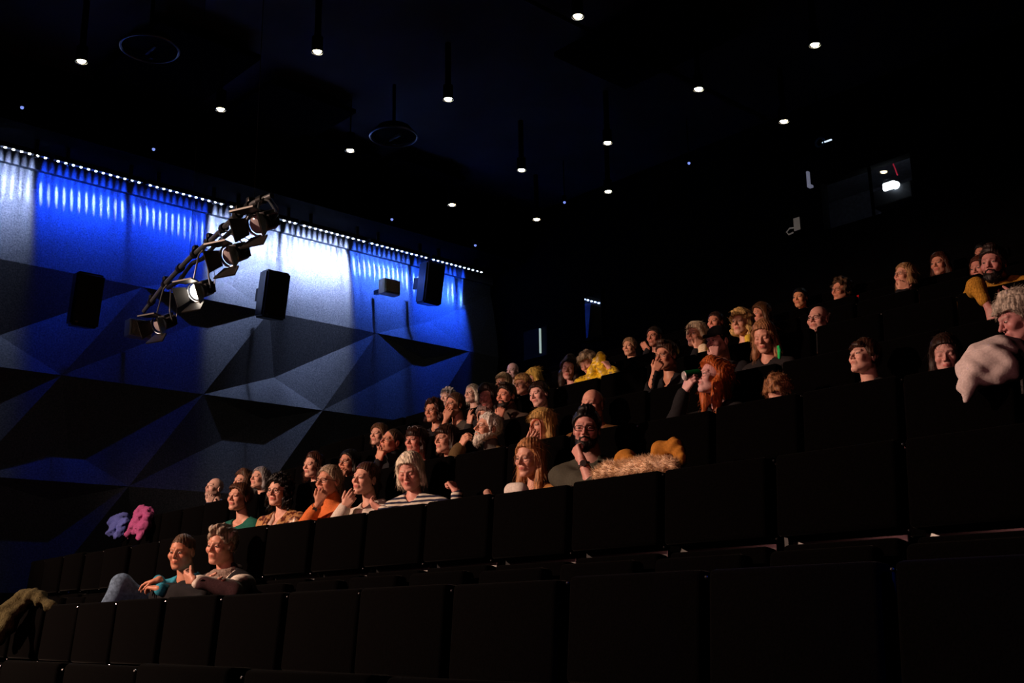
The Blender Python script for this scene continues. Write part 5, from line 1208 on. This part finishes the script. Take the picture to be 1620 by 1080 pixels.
# yellow coat held up behind the bowed head
MY = C_((0.80, 0.55, 0.02), 'floral', (0.45, 0.30, 0.02)); Yy = ROWY[6]+curve(-7.6)-.40
o, V, F = drape('', 'yellow_coat', MY, [((951, 562, 0, .045), (944, 574, 0, .055)), ((944, 574, 0, .055), (934, 598, -.03, .06)), ((934, 598, -.03, .05), (925, 622, -.05, .03)), ((950, 578, 0, .05), (960, 604, 0, .06)), ((968, 586, .05, .05), (980, 596, .05, .055)), ((944, 600, 0, .06), (962, 606, 0, .05))], Yy, 0, folds=.010, fq=40, seed=71, hc=.010)
setp(o, 'bright yellow coat with dark speckles pulled up over a bowed shoulder', 'coat')
for (px, py, Y_, c_, rx, n_, lab) in [(1233, 557, ROWY[5]-.45, (0.02, 0.55, 0.14), .018, 'scarf', 'bright green scarf seen through the gap between two seats'), (1361, 478, ROWY[8]-.5, (0.85, 0.01, 0.02), .035, 'bag', 'bright red bag seen through a gap between seats in the upper rows'),
        (1113, 560, ROWY[6]-.45, (0.80, 0.66, 0.46), .045, 'shawl', 'cream shawl seen through the seat gap under the white-blond woman'), (1184, 543, ROWY[6]-.40, (0.75, 0.55, 0.06), .03, 'garment', 'yellow patterned garment seen through the gap beside the curly blond woman'),
        (1447, 482, ROWY[7]-.45, (0.55, 0.42, 0.28), .045, 'scarf', 'beige scarf seen through the gap below the woman with chin on both hands')]:
    o, V, F = drape('', n_, C_(c_, 'plain'), [((px, py-9, 0, rx), (px, py+9, 0, rx))], Y_, 0, folds=.006, fq=50, seed=px, hc=.010); setp(o, lab, n_)
Yf = ROWY[3]-.05
o, V, F = drape('', 'fleece_jacket', C_((0.62, 0.54, 0.55), 'plain'), [((1612, 568, .2, .06), (1585, 556, .12, .07)), ((1585, 560, .12, .075), (1552, 566, .06, .07)), ((1552, 570, .06, .07), (1530, 582, .0, .05)), ((1534, 584, .0, .055), (1537, 612, -.04, .035)), ((1537, 612, -.04, .032), (1531, 634, -.05, .010)), ((1523, 588, -.03, .02), (1518, 612, -.05, .014)), ((1575, 576, .06, .10), (1552, 592, .0, .065)), ((1562, 592, .02, .055), (1600, 588, .08, .05)), ((1578, 548, .13, .045), (1604, 552, .2, .05)), ((1545, 605, -.02, .03), (1575, 600, .02, .035))], Yf, 0, folds=.008, fq=30, seed=83, k=.03, hc=.009)
setp(o, 'thick pale fleece bunched over a seat back at the right edge', 'jacket')
# white bag edge beside the young woman with long hair
o, V, F = drape('', 'white_bag', C_((0.66, 0.62, 0.58), 'plain'), [((812, 778, 0, .055), (826, 776, 0, .045))], ROWY[3]-.5, 0, folds=.004, fq=30, seed=51)
setp(o, 'white soft bag on the lap of the young woman with long reddish-blond hair', 'bag')
o, V, F = drape('', 'pale_bag', C_((0.50, 0.30, 0.24), 'plain'), [((771, 779, 0, .028), (776, 790, 0, .02))], ROWY[3]-.4, 0, folds=.003, fq=30, seed=52, hc=.007)
setp(o, 'small beige bag standing between the striped sweater and the long-haired young woman', 'bag')
# shoulder strap of the striped woman, glimpsed bag strap
# drink can
a = Vector(W3(1081, 594.5, ROWY[4]-.22-.30)); b_ = Vector(W3(1107, 591, ROWY[4]-.22-.20)); d = (b_-a).normalized(); b_ = a+d*0.125
r = thing('drink_can', 'green and dark aluminium can held to the mouth of the red-haired woman', 'can', tuple(a))
q = d.to_track_quat('Z', 'Y').to_matrix().to_4x4(); r.matrix_world = Matrix.Translation(a) @ q
MG = mat('can_green', (0.01, 0.22, 0.06), 0.25, 0.7); MD = mat('can_dark', (0.02, 0.03, 0.03), 0.25, 0.7)
b = BM(); b.cyl((0, 0, 0.008), (0, 0, 0.112), 0.032, seg=32); b.done('can_body', MD, r, True)
b = BM()
for k in range(9):
    t = -0.9+k*0.22+2.2
    b.box((0.0322*math.cos(t), 0.0322*math.sin(t), 0.06), (0.002, 0.0075, 0.098), rot=(0, 0, t))
b.done('green_band', MG, r)
BM().cyl((0, 0, 0.0), (0, 0, 0.009), 0.025, 0.032, seg=32).tube([(0.025*math.cos(t), 0.025*math.sin(t), 0) for t in np.linspace(0, 2*math.pi, 25)[:-1]], 0.002, 6, True).done('can_bottom', mat('can_aluminium', (.85, .85, .87), .35, .7), r, True)
BM().cyl((0, 0, 0.112), (0, 0, 0.122), 0.032, 0.026, seg=32).done('can_top', M_CHROME, r, True)
# cane with curved handle
Yk = ROWY[4]-.22-.24
pts = [W3(841, 686, Yk), W3(840, 676, Yk), W3(843, 668, Yk), W3(848, 663.5, Yk), W3(853, 665, Yk), W3(855.5, 671, Yk), W3(856, 690, Yk), W3(856, 715, Yk), W3(856, 800, Yk+.02)]
o = BM().tube([tuple(Vector(p)-Vector(pts[6])) for p in pts], 0.0085, 10).done('walking_cane', noisy('reddish_wood', (0.20, 0.035, 0.015), (0.32, 0.07, 0.03), (30, 30, 6), .35, .1), None, True)
o.location = pts[6]; setp(o, 'reddish wooden cane with a hooked handle held before the blond bob', 'cane')
seat_rows(PEOPLE_X)
